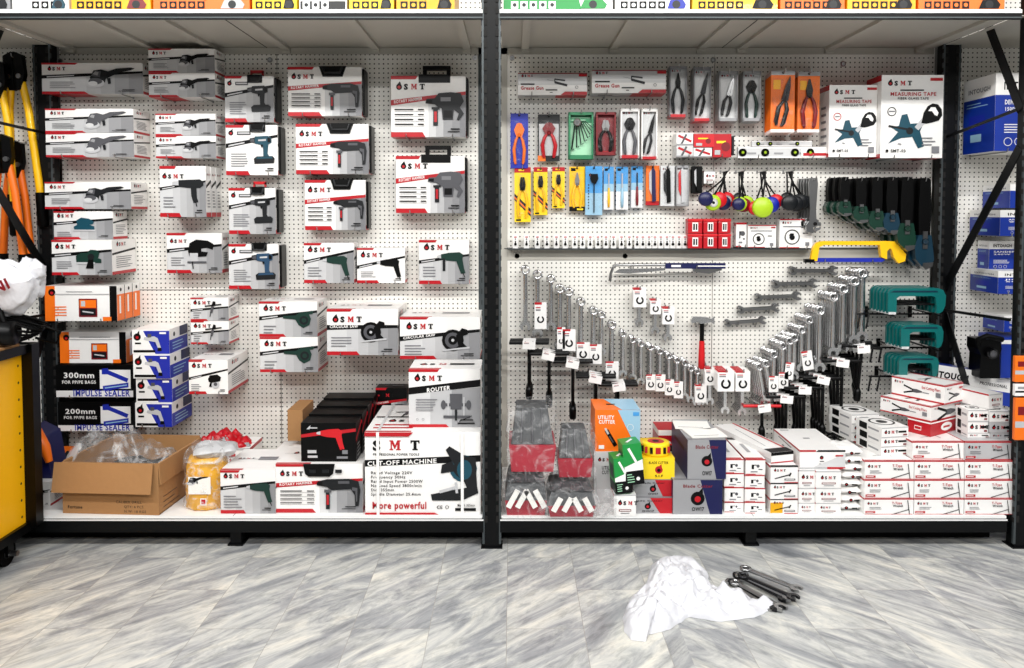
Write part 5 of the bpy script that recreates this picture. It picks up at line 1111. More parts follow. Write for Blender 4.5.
pack((631.7,166,643,207.5),.64,.025,2,'lblue',lambda w,h: rod_mb(w,h,'darkred','tooldark'),'screwdriver_pack','blue and white card with a dark red driver','screwdriver','screwdriver','dark red driver card',g_sky)
pack((646.6,165.5,659.8,205),.64,.025,3,'orange',lambda w,h: rod_mb(w,h,'navy','silver',True),'knife_pack','orange red card with a navy folding knife','knife','knife','navy knife card',g_red)
pack((661,165.5,675,206),.62,.025,3,'s3',lambda w,h: rod_mb(w,h,'black','tooldark',True),'knife_pack','grey card with a black cutter','knife','knife','black cutter card',g_white)
pack((676,165.5,689,206),.62,.025,3,'s2',lambda w,h: rod_mb(w,h,'silver','brightred',True),'knife_pack','grey card with a silver knife and red blade cover','knife','knife','silver knife card',g_white,box='s3')
pack((692.5,166,703,193),.62,.03,3,'black',lambda w,h: rod_mb(w,h,'black','silver',True),'knife_pack','small black pack right of the silver knife','knife','knife','small black pack',None,cover=False)
wallbox(704,171,715,183.5,.05,'white',plainsmt,'tiny white box','tiny white carton hanging beside the small black pack')
# little white cards on the rail
zr = zseamR1
xs = [83,143,202,253,304,352,403,445,486,528,571,612,655,697,739,770,803,835,867,900,932,965,997]
X0, X1, Z0, Z1 = rectW(513.5, 234.5, 518.7, 247.5, .655)
root = thing('socket_card', '', 'card', (0,0,0)); w, h = X1-X0, Z1-zr-.001
mb = MB(); mb.box(-w/2,w/2,0,.002,0,h,'white'); A = Art(mb,(-w/2,0,0),(1,0,0),(0,0,1),(0,-1,0),w,h); A.rect(w*.25,h*.78,w*.75,h*.86,'red'); mb.build('backing_card', root)
mb = MB(); mb.cyl((0,-.006,h*.3), w*.26, .006, 'blacktool', 'Y', 12); mb.tube([(0,-.003,h*.38),(0,-.003,h*.55)], .003, 'blacktool', 6); mb.cyl((0,-.004,h*.68), w*.12, .004, 'blacktool', 'Y', 8); mb.build('socket', root)
for k, zx in enumerate(xs):
    o = root if k == 0 else dup(root); o.location = (W(500+zx/5.39, 241, .655).x, .655, zr+.0005)
    o['label'] = 'little white card with a black bit, %s from the left along the rail' % ORD[k]; o['group'] = 'little white cards on the rail'
# rail lip under the cards
tag((lambda m: (m.box(W(508,247,.65).x, W(812,247,.65).x, .64, PB-.013, zr-.006, zr-.0005, 'framegrey'), m.build('rail_shelf'))[1])(MB()), 'narrow steel ledge carrying the row of little white cards', 'ledge')
# red boxes
zz = zr
for row, (ya, yb) in enumerate(((233,247.5),(217.5,231.5))):
    for k, (xa, xb) in enumerate(((688,702.5),(703.5,717.5),(718.5,731))):
        X0, X1, Z0, Z1 = rectW(xa, ya, xb, yb, .62)
        T = thing('bit_box', 'small red plastic box with white label, %s, %s row' % (('left','middle','right')[k], ('lower','upper')[row]), 'box', ((X0+X1)/2, .62, zz+.0008), group='small red boxes at the end of the rail')
        w, h = X1-X0, .078
        mb = MB(); mb.box(-w/2,w/2,0,.06,0,h*.8,'red'); bb_ = mb.build('box_body', T, bevel=.004)
        mb = MB(); mb.box(-w/2-.001,w/2+.001,-.002,.062,h*.8,h,'brightred'); mb.build('lid', T, bevel=.003)
        mb = MB(); A = Art(mb,(-w*.2,0,h*.15),(1,0,0),(0,0,1),(0,-1,0),w*.4,h*.6); A.nrect(0,0,1,1,'white'); A.nrect(.15,.15,.45,.85,'ink'); A.nrect(.6,.15,.85,.85,'ink'); mb.build('label', bb_)
    zz += .0795
wallbox(736,222.5,746.5,247,.05,'white',smallsock(),'tall narrow white box','tall narrow white carton between the red boxes and the disc boxes')
wallbox(748,225,776,247.5,.06,'white',discbox,'smaller disc box','small square white carton picturing a black ring, left of two')
wallbox(779.5,219,812.5,248,.06,'white',discbox,'larger disc box','larger square white carton picturing a black ring, right of two')
# tassel-like bunches: coloured discs on black straps
def strapdisc(X, Z, Y, dx, dz, dy, col, r, label, face=None, group=None):
    t = thing('strap_disc', label, 'tag', (X, Y, Z), group=group)
    mb = MB(); mb.tube([(0,0,0),(dx*.3,dy*.6,-dz*.45),(dx*.85,dy,-dz*.9),(dx,dy,-dz)], .0045, 'black', 6); mb.build('strap', t)
    mb = MB(); mb.lathe([(1e-3,-.016),(r*.9,-.016),(r,-.008),(r,.008),(r*.9,.016),(1e-3,.016)], col, 18, 'Y', (dx,dy,-dz-r*.8)); dd = mb.build('disc', t)
    if face: mb = MB(); mb.cyl((dx,dy-.019,-dz-r*.8), r*.55, .003, face, 'Y', 14); mb.cyl((dx,dy-.021,-dz-r*.8), r*.18, .003, 'tooldark', 'Y', 8); mb.build('face_label', dd)
BUN = [((728,171),[(-22,24,'navy','' ,8),(-14,27,'lime','white',9),(-7,24,'brightred','',9),(-1,28,'navy','',8),(3,24,'brightred','white',9)]),
       ((744,171),[(-5,30,'navy','',7),(-3,29,'lime','',8),(2,30,'darkred','',8),(6,28,'lime','white',9),(0,24,'tooldark','',7)]),
       ((766,171),[(-3,30,'lime','',11.5),(-9,33,'brightred','',8),(8,29,'blue','',9),(14,26,'brightred','',8),(3,32,'navy','',8)]),
       ((793,171),[(-3,27,'tooldark','',9),(4,28,'tooldark','',9),(10,26,'tooldark','',9),(15,27,'tooldark','',8),(0,24,'tooldark','',8)])]
cn = {'navy':'navy','lime':'lime green','brightred':'red','darkred':'dark red','tooldark':'black','blue':'blue'}
for bi, ((hx, hy), L_) in enumerate(BUN):
    p = W(hx, hy, .55); hook(p.x, p.z, .17, 'steel peg holding the %s bunch of strapped discs' % ORD[bi])
    seen = {}
    for k, (dx, dz, col, face, r) in enumerate(L_):
        seen[col] = seen.get(col, 0)+1
        nm = '%s disc%s on a black strap, %s bunch from the left' % (cn[col], ' with white face' if face else '', ORD[bi])
        if sum(1 for q in L_ if q[2] == col and q[3] == face) > 1: nm = '%s disc on a black strap, one of several in the %s bunch' % (cn[col], ORD[bi])
        strapdisc(p.x, p.z, .56+.02*k, dx/192, (dz-2)/192, -.01, col, r/192*.9, nm, face or None, 'strapped discs in the %s bunch' % ORD[bi])

# ------------------------------------------------------------------ wrenches
def wrench_mb(mb, L, k=1.0, openend=True, m='chrome'):
    # combination spanner hanging by its ring, local z from 0 (ring centre) down to -L
    R = .030*k*(.5+.5*L/.4); r = R*.56; n = 16; t = R*.28
    vs = []
    for i in range(n):
        a = 2*PI*i/n
        for rr, yy in ((R,-t*.8),(R,t*.8),(r,t),(r,-t)): vs.append((rr*math.cos(a), yy, rr*math.sin(a)))
    fs = []
    for i in range(n):
        j = (i+1)%n
        for q in range(4): fs.append((4*i+q, 4*i+(q+1)%4, 4*j+(q+1)%4, 4*j+q))
    mb.add(vs, fs, m, True)
    s = R*.42; e = -L+R*1.1
    mb.add([(-s,-t*.6,-R*.85),(0,-t*.85,-R*.85),(s,-t*.6,-R*.85),(s,t*.6,-R*.85),(0,t*.85,-R*.85),(-s,t*.6,-R*.85),
            (-s*1.15,-t*.6,e),(0,-t*.85,e),(s*1.15,-t*.6,e),(s*1.15,t*.6,e),(0,t*.85,e),(-s*1.15,t*.6,e)],
           [(i,(i+1)%6,6+(i+1)%6,6+i) for i in range(6)], m, True)
    J = [(-.55,.5),(-1.05,.0),(-1.15,-.7),(-.75,-1.3),(-.42,-1.2),(-.5,-.5),(-.25,-.15),(.25,-.15),(.5,-.5),(.42,-1.2),(.75,-1.3),(1.15,-.7),(1.05,.0),(.55,.5)]
    J = J[::-1]
    mb.prism([(x*R, -L+R*.6+z*R) for x, z in J], -t*.8, t*.8, m)
def openwrench_mb(mb, L, R, m='steel'):
    J = [(-.55,.5),(-1.05,.0),(-1.15,-.7),(-.75,-1.3),(-.42,-1.2),(-.5,-.5),(-.25,-.15),(.25,-.15),(.5,-.5),(.42,-1.2),(.75,-1.3),(1.15,-.7),(1.05,.0),(.55,.5)]
    mb.prism([(x*R, -L/2+R+z*R) for x, z in J], -.006, .006, m)
    mb.prism([(x*R*1.1, L/2-R-z*R*1.1) for x, z in J], -.006, .006, m)
    mb.prism([(-R*.4,-L/2+R),(R*.4,-L/2+R),(R*.4,L/2-R),(-R*.4,L/2-R)], -.004, .004, m)
def tagcard(parent, x, z, w, h, y=-.012, ry=0, red='top', jaw=True):
    mb = MB(); mb.M = Matrix.Translation((x,y,z)) @ Matrix.Rotation(ry,4,'Y'); mb.box(-w/2,w/2,0,.0015,-h,0,'white')
    M = mb.M; U = M.to_3x3() @ Vector((1,0,0)); V = M.to_3x3() @ Vector((0,0,1)); O = M @ Vector((-w/2,0,-h)); mb.M = None
    A = Art(mb, O, U, V, M.to_3x3() @ Vector((0,-1,0)), w, h)
    if red == 'top': A.nrect(0,.91,.6,1,'red')
    A.nrect(.1,.68,.5,.74,'printgrey'); A.nrect(.1,.78,.5,.82,'red')
    if jaw: A.ring(w*.5,h*.36,w*.3,w*.13,'ink'); A.nrect(.4,.34,.6,.62,'white')
    mb.build('tag_card', parent)
def spanner(X, Y, Z, L, label, group=None, tagc=None, k=1.0, rot=(0,0,0)):
    t = thing('combination_wrench', label, 'wrench', (X, Y, Z), rot=rot, group=group)
    mb = MB(); wrench_mb(mb, L, k); mb.build('wrench_body', t)
    if tagc: tagcard(t, *tagc)
    return t
LW = [ # px ring x,y, bottom y, tag (dx px, y px, w, h)
 (525.4,270,327,None),(537.5,275,334,(3,302,12,27)),(551,279,327,None),(560,289,347,(1,327,8,22)),(569,292,346,(0,329,13,22)),(581,302,352,(2,342,13,19)),(593.6,311,358,(2,344,12,20)),(601.5,315,352,None),(612,325,372,(0,361,13,20)),
 (623,334,374,None),(633,340,378,None),(641,344,382,None),(650.6,347.6,386,(0,374,10,16)),(660,351.4,389,(0,374,10,17)),(669,356,392,(0,379,9,16)),(677,360.5,396,(1,381,9,17)),(685,363,397,None),(691,368.6,400,None),(697.5,371.5,403,None)]
for k, (x, y, yb, tg) in enumerate(LW):
    Y = .6; p = W(x, y, Y); L_ = p.z-W(x, yb, Y).z; sc = (Y+DIST)/FOC
    n = 3 if k < 10 else 4
    desc = 'chrome combination wrench%s, %s from the left in the descending row' % (' with a white tag' if tg else '', ORD[k])
    tc = None
    if tg: tc = (tg[0]*sc, -(tg[1]-y)*sc, tg[2]*sc, tg[3]*sc, -.02)
    r0 = spanner(p.x, Y, p.z, L_, desc, None, tc, k=.95 if k < 9 else .85)
    b0 = spanner(p.x, Y+.024, p.z, L_, 'chrome combination wrench hanging behind the front one, %s peg from the left' % ORD[k], 'wrenches behind the front one on the %s peg' % ORD[k], None, k=.95 if k < 9 else .85)
    for j in range(2, n): dup(b0, loc=(p.x, Y+.024*j, p.z), group='wrenches behind the front one on the %s peg' % ORD[k])
    hook(p.x, p.z+.008, .12, 'steel peg through the wrenches, %s from the left in the descending row' % ORD[k])
RW = [(759,367,403),(766,364,400),(774,354.5,392),(783,346,384),(789.6,341,378),(794.6,338,376),(802,330,368),(809.4,320,364),(820.5,310.5,368),(834,297,353),(844,289,348),(855,281.5,341),(863,273.5,337)]
names = ['first','second','third','fourth','fifth','sixth','seventh','eighth','ninth','tenth','eleventh','twelfth','last']
for k, (x, y, yb) in enumerate(RW):
    Y = .54; p = W(x, y, Y); L_ = p.z-W(x, yb, Y).z; tilt = -.18 if k < 2 else 0; n = 6
    g = 'chrome wrenches bunched on the %s peg of the rising row' % names[k]
    tc = {2:(-.005,-.11,.05,.085,-.016),3:(.0,-.135,.05,.085,-.016),4:(.0,-.11,.045,.09,-.016,.1),7:(-.02,-.16,.055,.1,-.016,-.15)}.get(k)
    r0 = spanner(p.x, Y, p.z, L_, '%schrome combination wrench, front of the %s bunch in the rising row' % ('white tagged ' if tc else '', names[k]), g, tc, rot=(0,tilt,0))
    b0 = spanner(p.x-.0035, Y+.023, p.z+.002, L_, 'chrome combination wrench behind the front one of the %s bunch in the rising row' % names[k], g, None, rot=(0,tilt,0))
    for j in range(2, n): dup(b0, loc=(p.x-.0035*j, Y+.023*j, p.z+.002*(j % 2)), group=g, rot=(0, tilt+random.uniform(-.03,.03), 0))
    hook(p.x, p.z+.008, .19, 'steel peg through the %s bunch of wrenches in the rising row' % names[k])
# carded wrenches in the middle
def carded(x0, y0, x1, y1, yb, Y, label, n=1, short=''):
    X0, X1, Z0, Z1 = rectW(x0,y0,x1,y1,Y); sc = (Y+DIST)/FOC; x = (X0+X1)/2
    t = thing('carded_wrench', label, 'wrench', (x, Y, Z1)); tagcard(t, 0, 0, X1-X0, Z1-Z0, -.012)
    mb = MB(); L_ = (yb-y0)*sc*.86; mb.M = Matrix.Translation((0,0,-(yb-y0)*sc+L_/2)); openwrench_mb(mb, L_, .02, 'chrome'); mb.build('wrench_body', t)
    for k in range(1, n): dup(t, loc=(x+.001*k, Y+.025*k, Z1), label='white carded wrench behind the '+short, group='carded wrenches behind the '+short)
    hook(x, Z1-.006, PB-Y+.02, 'steel peg holding the '+short)
carded(633,288,646,307,325,.62,'carded open wrench, highest of three on the open board',3,'highest carded wrench')
carded(650,299,660.5,314,333,.62,'carded open wrench, middle of three on the open board',3,'middle carded wrench')
carded(662,307,674,324,340,.62,'carded open wrench, lowest of three on the open board',3,'lowest carded wrench')
carded(704.5,367,715,385,404,.60,'white carded wrench directly under the hammer',3,'wrench card under the hammer')
carded(717,370,733.5,391,413,.52,'large carded wrench with a red topped card, left of a pair right of the hammer',6,'left large wrench card')
carded(735,370.5,749.5,391,415,.52,'large carded wrench with a red topped card, right of a pair right of the hammer',6,'right large wrench card')
carded(694.6,384,706,402,404,.60,'small white wrench card hanging left below the hammer',2,'small wrench card by the hammer')
# horizontal open wrenches
for k, (x0, x1, y) in enumerate(((791,836,271),(774,816,284),(757,799.5,297),(739.5,778,309),(726.7,765,322))):
    p = W((x0+x1)/2, y, .66); L_ = W(x1,y,.66).x-W(x0,y,.66).x
    mb = MB(); mb.M = Matrix.Rotation(PI/2-.02*k,4,'Y'); openwrench_mb(mb, L_, .02-.001*k, 'steel')
    o = mb.build('open_wrench', loc=(p.x, .66, p.z)); tag(o, 'double open ended wrench lying level on pegs, %s from the top of five' % ORD[k], 'wrench', 'level open wrenches')
    if k < 5:
        o2 = dup(o, loc=(p.x-.004, .68, p.z+.003), label='double open ended wrench tucked behind the %s one from the top' % ORD[k])
    for s in (-.2, .25): hook(p.x+s*L_, p.z-.016, .05, 'steel peg under the %s level wrench from the top' % ORD[k], 'pegs under the level wrenches')
# T wrenches (black) with tags
def twr(x, y, yb, label, bw=40, rx=0, ry=0, col='blacktool', tagp=True, tagdx=0, Y=.5, group=None):
    p = W(x, y, Y); sc = (Y+DIST)/FOC; L_ = (yb-y)*sc
    t = thing('t_wrench', label, 'T-wrench', (p.x, Y, p.z), rot=(0, ry, 0), group=group)
    mb = MB(); mb.tube([(-bw/2*sc,0,0),(bw/2*sc,0,0)], .0085, col, 8); mb.build('cross_bar', t)
    mb = MB(); mb.tube([(0,0,0),(0,0,-L_+.06)], .0085, 'blacktool', 8); sh_ = mb.build('shaft', t)
    mb = MB(); mb.lathe([(1e-3,-L_),(.015,-L_),(.018,-L_+.01),(.018,-L_+.05),(.010,-L_+.07),(1e-3,-L_+.07)], 'blacktool', 10); mb.build('socket_end', sh_)
    if tagp:
        tagcard(t, tagdx*sc, .012, .066, .042, -.018, random.uniform(-.15,.25), 'none', False)
    hl = 'pair of pegs under the '+label.replace(',', ' that is'); hook(p.x-.02, p.z-.006, PB-Y+.01, hl, hl); hook(p.x+.02, p.z-.006, PB-Y+.01, hl, hl)
    return t, p
for k, (x, y, yb, nm) in enumerate(((529,343,400,'leftmost of the five at left'),(549,354,408,'second of the five at left'),(573,362,420,'middle of the five at left'),(596,377,418,'fourth of the five at left'),(618,385,424,'last of the five at left'))):
    t, p = twr(x, y, yb, 'black T-wrench, '+nm)
    for j in (1, 2): dup(t, loc=(p.x+.003*j, .5+.05*j, p.z), label='black T-wrench hanging behind the '+nm, group='T-wrenches behind the one '+nm)
for k, (x, y, yb, nm) in enumerate(((862,347,402,'highest of the six at right'),(842,361,426,'second highest of the six at right'),(823,378,438,'third highest of the six at right'),(804,388,445,'fourth highest of the six at right'),(786,397,445,'fifth highest of the six at right'))):
    t, p = twr(x, y, yb, 'black T-wrench, '+nm, ry=.08 if k == 0 else 0)
    for j in (1, 2, 3): dup(t, loc=(p.x-.006*j, .5+.045*j, p.z), rot=(0, (.08-.09*j if k == 0 else -.03*j), 0), label='black T-wrench hanging behind the '+nm, group='T-wrenches behind the one '+nm)
twr(762, 406, 440, 'red barred T-wrench, lowest of the six at right', 38, col='brightred', tagdx=1)

# hammer
p = W(702, 322, .64); L_ = p.z-W(702, 369, .64).z
T = thing('claw_hammer', 'claw hammer with a red and black handle hanging on the open board', 'hammer', (p.x, .64, p.z))
mb = MB(); mb.prism([(-.062,.012),(-.05,.03),(-.01,.03),(.03,.026),(.045,.018),(.062,.03),(.064,-.012),(.045,.0),(.012,-.006),(-.012,-.008),(-.03,.0),(-.058,-.006)], -.013, .013, 'chrome'); mb.build('hammer_head', T, bevel=.003)
mb = MB(); mb.tube([(0,0,.01),(0,0,-L_*.42)], .012, 'blacktool', 10); hd_ = mb.build('handle', T)
mb = MB(); mb.tube([(0,0,-L_*.4),(0,0,-L_*.7),(0,0,-L_*.98),(0,0,-L_)], [.014,.017,.018,.012], 'handlered', 10); mb.build('grip', hd_)
for s in (-1,1): hook(p.x+s*.022, p.z-.016, .08, 'steel peg under the hammer head', 'pegs under the hammer')
# long frame saw with navy sleeve
X0, X1, Z0, Z1 = rectW(610, 263, 725, 268, .62)
T = thing('frame_saw', 'long silver frame saw half covered by a navy sleeve under the ledge', 'saw', (X0, .62, Z0))
mb = MB(); w = X1-X0; mb.tube([(0,0,-.07),(.004,0,-.03),(.02,0,.012),(.05,0,.016),(w*.55,0,.016)], .008, 'steel', 8); mb.prism([(.02,-.025),(.05,-.005),(w*.48,.0),(w*.48,-.012),(.1,-.03)], -.004, .004, 'chrome'); mb.build('saw_frame', T)
mb = MB(); mb.box(w*.48, w, -.012, .012, -.003, .026, 'navy'); A = Art(mb,(w*.48,-.012,-.003),(1,0,0),(0,0,1),(0,-1,0),w*.52,.029); A.rect(.03,.009,.08,.02,'white'); A.rect(.17,.011,.33,.017,'white'); mb.build('sleeve', T)
mb = MB(); mb.prism([(w*.72,-.003),(w*.72,-.02),(w*.86,-.03),(w*.97,-.012),(w*.97,-.003)], -.006, .006, 'steel'); mb.build('blade_end', T)
for f in (.2,.75): hook(X0+w*f, Z0-.006, .09, 'steel peg under the long frame saw', 'pegs under the long saw')
# yellow hacksaw
X0, X1, Z0, Z1 = rectW(810, 241, 905, 261, .56); w, h = X1-X0, Z1-Z0
T = thing('hacksaw', 'yellow hacksaw with a blue wrapped blade resting on pegs below the pipe wrenches', 'hacksaw', (X0, .56, Z0))
mb = MB(); mb.prism([(0,.0),(.012,h*.7),(.03,h*.92),(.06,h),(w*.82,h),(w*.82,h*.8),(.07,h*.8),(.045,h*.7),(.035,.0)], -.011, .011, 'gunyellow'); mb.build('saw_frame', T, bevel=.003)
mb = MB(); mb.prism([(w*.74,.02),(w*.72,h*.85),(w*.80,h),(w*.88,h*.98),(w*1.0,h*.35),(w*.99,.0),(w*.92,-.012),(w*.87,.02),(w*.85,h*.55),(w*.83,h*.65),(w*.80,h*.5),(w*.80,.01)], -.014, .014, 'gunyellow'); mb.build('handle', T, bevel=.004)
mb = MB(); mb.box(.02, w*.78, -.006, .006, -.005, .016, 'blue'); mb.box(-.03, .02, -.012, .012, -.008, .01, 'blacktool'); mb.box(w*.76,w*.84,-.01,.01,-.01,.0,'steel'); mb.build('blade', T)
for f in (.15,.65): hook(X0+w*f, Z0-.010, .15, 'steel peg under the yellow hacksaw', 'pegs under the yellow hacksaw')
# adjustable wrenches
def adjw(loc, L, label, group=None, rot=(0,0,0)):
    t = thing('adjustable_wrench', label, 'wrench', loc, rot=rot, group=group)
    mb = MB(); mb.prism([(-.02,0),(-.024,-.03),(-.016,-L*.55),(-.018,-L*.78),(-.035,-L*.86),(-.032,-L*.97),(-.0,-L),(.012,-L*.97),(.0,-L*.9),(.03,-L*.86),(.042,-L*.88),(.044,-L*.82),(.02,-L*.78),(.016,-L*.55),(.024,-.03),(.02,0)][::-1], -.008, .008, 'steel'); mb.build('wrench_body', t, bevel=.003)
    mb = MB(); mb.prism([(.012,-L*.9),(.044,-L*.895),(.04,-L*.93),(.016,-L*.97)], -.009, .009, 'chrome'); mb.cyl((.012,-.01,-L*.83), .01, .02, 'darksteel', 'Y', 10); mb.build('jaw', t)
    return t
p = W(813, 178, .6); a0 = adjw((p.x, .6, p.z), .29, 'steel adjustable wrench, frontmost of the bunch left of the pipe wrenches')
b0 = adjw((p.x-.004, .622, p.z), .27, 'steel adjustable wrench behind the frontmost one', 'adjustable wrenches behind the frontmost')
for j in (2,3,4): dup(b0, loc=(p.x-.006*j, .6+.022*j, p.z), group='adjustable wrenches behind the frontmost')
hook(p.x, p.z-.01, .14, 'steel peg through the adjustable wrenches')
# pipe wrenches hanging heads down
def pipew(X, Y, Z, L, hw, col, label, cname, rot=0):
    t = thing('pipe_wrench', label, 'pipe wrench', (X, Y, Z), rot=(0,rot,0))
    mb = MB(); mb.prism([(-hw*.8,-.01),(-hw*.4,0),(hw*.4,0),(hw*.8,-.01),(hw,-L*.35),(hw*.85,-L*.66),(-hw*.85,-L*.66),(-hw,-L*.35)][::-1], -.018, .018, 'rubber'); mb.build('handle', t, bevel=.008)
    H = L*.36; z = -L*.64
    mb = MB(); mb.prism([(-hw,z),(hw,z),(hw*1.3,z-H*.4),(hw*1.5,z-H*.75),(hw*1.1,z-H),(-hw*.2,z-H),(-hw*1.3,z-H*.75),(-hw*1.5,z-H*.4)][::-1], -.022, .022, col); mb.build('wrench_body', t, bevel=.006)
    mb = MB(); mb.box(-hw*.35,hw*.35,-.028,.0,z-H*.42,z+H*.12,'steel'); mb.cyl((0,-.032,z-H*.2),hw*.5,.03,col,'Y',12); mb.build('adjusting_slide', t)
    mb = MB(); mb.prism([(-hw*.2,z-H*.86),(hw*1.35,z-H*.84),(hw*1.2,z-H*.98),(hw*.2,z-H*1.08),(-hw*.3,z-H*.98)][::-1], -.026, .01, 'steel'); mb.build('jaw', t)
    return t
PWR = [(844,177,215,5.2,'pipegreen','smallest green'),(860,178,222,6,'pipegreen','second green'),(876,177,230,6.2,'pipegreen','bright green'),(891,177,233,6.5,'pipeteal','blue'),(906,177,249,7.2,'pipegreen','long dark green'),(924,178,267,7.2,'pipeteal','longest blue')]
for k, (x, y, yb, hw, col, nm) in enumerate(PWR):
    Y = .56-.006*k; p = W(x, y, Y); sc = (Y+DIST)/FOC; L_ = (yb-y)*sc
    r0 = pipew(p.x, Y, p.z, L_, hw*sc*.9, col, '%s pipe wrench with black grip hanging head down, %s from the left' % (nm, ORD[k]), nm)
    for j in (1, 2): dup(r0, loc=(p.x-.012*j, Y+.05*j, p.z), label='pipe wrench with black grip behind the %s one' % nm, group='pipe wrenches behind the %s one' % nm)
    hook(p.x, p.z-.02, PB-Y+.02, 'steel peg through the grip of the %s pipe wrench' % nm)
# teal clamp frames on bracket arms
def clampf(w, h, label, loc, group=None):
    t = thing('clamp_frame', label, 'clamp', loc, group=group); lw = .045
    out = [(0,0),(0,h*.8),(.012,h*.95),(.035,h),(w*.86,h),(w*.95,h*.92),(w,h*.7),(w*.99,h*.3),(w*.95,h*.08),(w*.9,-.0),(w*.84,-.0),(w*.845,h*.25),(w*.82,h*.62),(w*.78,h*.68),(lw+.015,h*.68),(lw,h*.6),(lw,0)]
    mb = MB(); mb.prism(out[::-1], -.009, .009, 'clampteal'); mb.prism([(.012,h*.84),(w*.86,h*.84),(w*.84,h*.9),(.03,h*.9)], -.0115, -.009, 'pipeteal'); mb.build('frame', t, bevel=.003)
    mb = MB(); mb.box(.004,lw-.004,-.012,.012,-.006,.006,'s1'); mb.build('foot_pad', t)
    mb = MB(); mb.tube([(lw,.014,h*.34),(w*.84,.014,h*.34)], .006, 'blacktool', 8); mb.build('screw', t)
    return t
for ri, (x0, y0, x1, y1, nm, n) in enumerate(((887,288,945,313,'top',6),(900,324.5,942.5,347.5,'middle',5),(898,356,938,377,'bottom',5))):
    Y = .42; X0, X1, Z0, Z1 = rectW(x0,y0,x1,y1,Y); w, h = X1-X0, Z1-Z0
    r0 = clampf(w, h, 'teal clamp frame, frontmost on the %s rack of clamps' % nm, (X0, Y, Z0))
    b0 = clampf(w, h, 'teal clamp frame behind the frontmost on the %s rack' % nm, (X0-.003, Y+.032, Z0), 'teal clamps on the %s rack' % nm)
    for j in range(2, n): dup(b0, loc=(X0-.003*j, Y+.031*j, Z0), group='teal clamps on the %s rack' % nm)
    T = thing('rack_bracket', 'black bracket arm rack carrying the %s row of teal clamps' % nm, 'bracket', ((X0+X1)/2, PB, Z0-.008))
    for q, xx in enumerate((-w/2+.02, w/2-.035)):
        mb = MB(); mb.box(xx-.006, xx+.006, -(PB-Y)-.03, -.002, -.006, .0, 'blacktool'); mb.box(xx-.01,xx+.01,-.006,-.001,-.05,.01,'blacktool'); mb.build('arm', T)
    mb = MB(); mb.box(-w/2-.10, w/2+.0, -(PB-Y)+.10, -(PB-Y)+.108, -.014, -.006, 'blacktool'); mb.build('cross_bar', T)
    for q in (-w/2-.09, -w/2-.045):
        mb = MB(); mb.tube([(q,-(PB-Y)+.10,-.01),(q-.012,-(PB-Y)+.09,-.05),(q-.02,-(PB-Y)+.085,-.085)], .005, 'blacktool', 6); mb.build('prong', T)
# ------------------------------------------------------------------ deck goods, right bay
def wedge(x0, x1, ya, yb, Y, z0, label, top='greycloth', seed=0, n=0):
    # bagged cantilever tool tray: red tapered body with pale links, grey padded top, all in thin clear film
    X0, X1, Z0, Z1 = rectW(x0, ya, x1, yb, Y); w = X1-X0
    T = thing('bagged_tool_box', label, 'tool box', ((X0+X1)/2, Y, z0))
    return T, w
def toolbox(x0, x1, yt, yb, Y, z0, label, grey, seed, marks=True, d=.26):
    X0, X1, Z0, Z1 = rectW(x0, yt, x1, yb, Y); w = X1-X0; h = W((x0+x1)/2, yt, Y).z-z0; hr = h*(1-grey)
    T = thing('bagged_tool_box', label, 'tool box', ((X0+X1)/2, Y, z0))
    mb = MB()
    def fr(z, a, yo, m, hh):
        mb.add([(-w/2*a[0],yo[0],z),(w/2*a[0],yo[0],z),(w/2*a[0],d,z),(-w/2*a[0],d,z),(-w/2*a[1],yo[1],z+hh),(w/2*a[1],yo[1],z+hh),(w/2*a[1],d,z+hh),(-w/2*a[1],d,z+hh)],[(0,3,2,1),(4,5,6,7),(0,1,5,4),(1,2,6,5),(2,3,7,6),(3,0,4,7)],m)
    fr(0,(.9,1),(.02,.0),'maroon',hr*(.5 if marks else 1))
    if marks: fr(hr*.5,(1,.85),(.0,.03),'greycloth',hr*.5)
    tr_ = mb.build('tray', T)
    if marks:
        for s, c in ((-.32,.5),(-.1,.5),(.12,-.5),(.34,-.5)):
            m2 = MB(); m2.M = Matrix.Translation((s*w,-.012,hr*.55)) @ Matrix.Rotation(c,4,'Y'); m2.box(-.012,.012,0,.006,-hr*.28,hr*.33,'paper'); m2.build('link_arm', tr_)
    mb = MB(); a = hr+.002
    mb.add([(-w*.46,.02,a),(w*.46,.02,a),(w*.42,d,a),(-w*.42,d,a),(-w*.34,.09,h),(w*.34,.09,h),(w*.34,d,h),(-w*.34,d,h)],[(0,3,2,1),(4,5,6,7),(0,1,5,4),(1,2,6,5),(2,3,7,6),(3,0,4,7)],'greycloth')
    for k in range(3): mb.tube([(w*(-.25+.25*k),.016,a+.01),(w*(-.2+.2*k),.085,h+.002)],.004,'toolgrey',6)
    mb.build('lid', T, bevel=.006)
    wrap((-w*.5,w*.5,-.012,d+.005,.002,h+.004),'bagthin','plastic_bag',T,seed,.014)
    return z0+h
za = toolbox(505,547,480,526,-.01,DZ+E,'bagged red and grey tool box, lower left of the four beside the centre post',.12,1)
zb = toolbox(548,596,489,528,-.03,DZ+E,'bagged red and grey tool box, lower right of the four',.15,2)
toolbox(509,556,413,478,.03,za+.018,'bagged grey lidded tool box, upper left and tallest of the four',.55,3,False)
toolbox(558,593,434,488,.05,zb+.02,'bagged grey lidded tool box, upper right of the four, tied with film',.58,4,False,.2)
# loose film at the front
for k, (x, y, w_, s, lab) in enumerate(((604,503,.12,14,'crumpled end of a clear bag spilling over the deck edge'),)):
    p = W(x, y, .0); mb = MB(); pillow(mb,0,0,0,w_,.13,.05,'bagclear',rx=PI/2,seed=s,crumple=.9,nu=16,nv=12)
    tag(mb.build('plastic_film', loc=(p.x, -.0, p.z)), lab, 'plastic film')
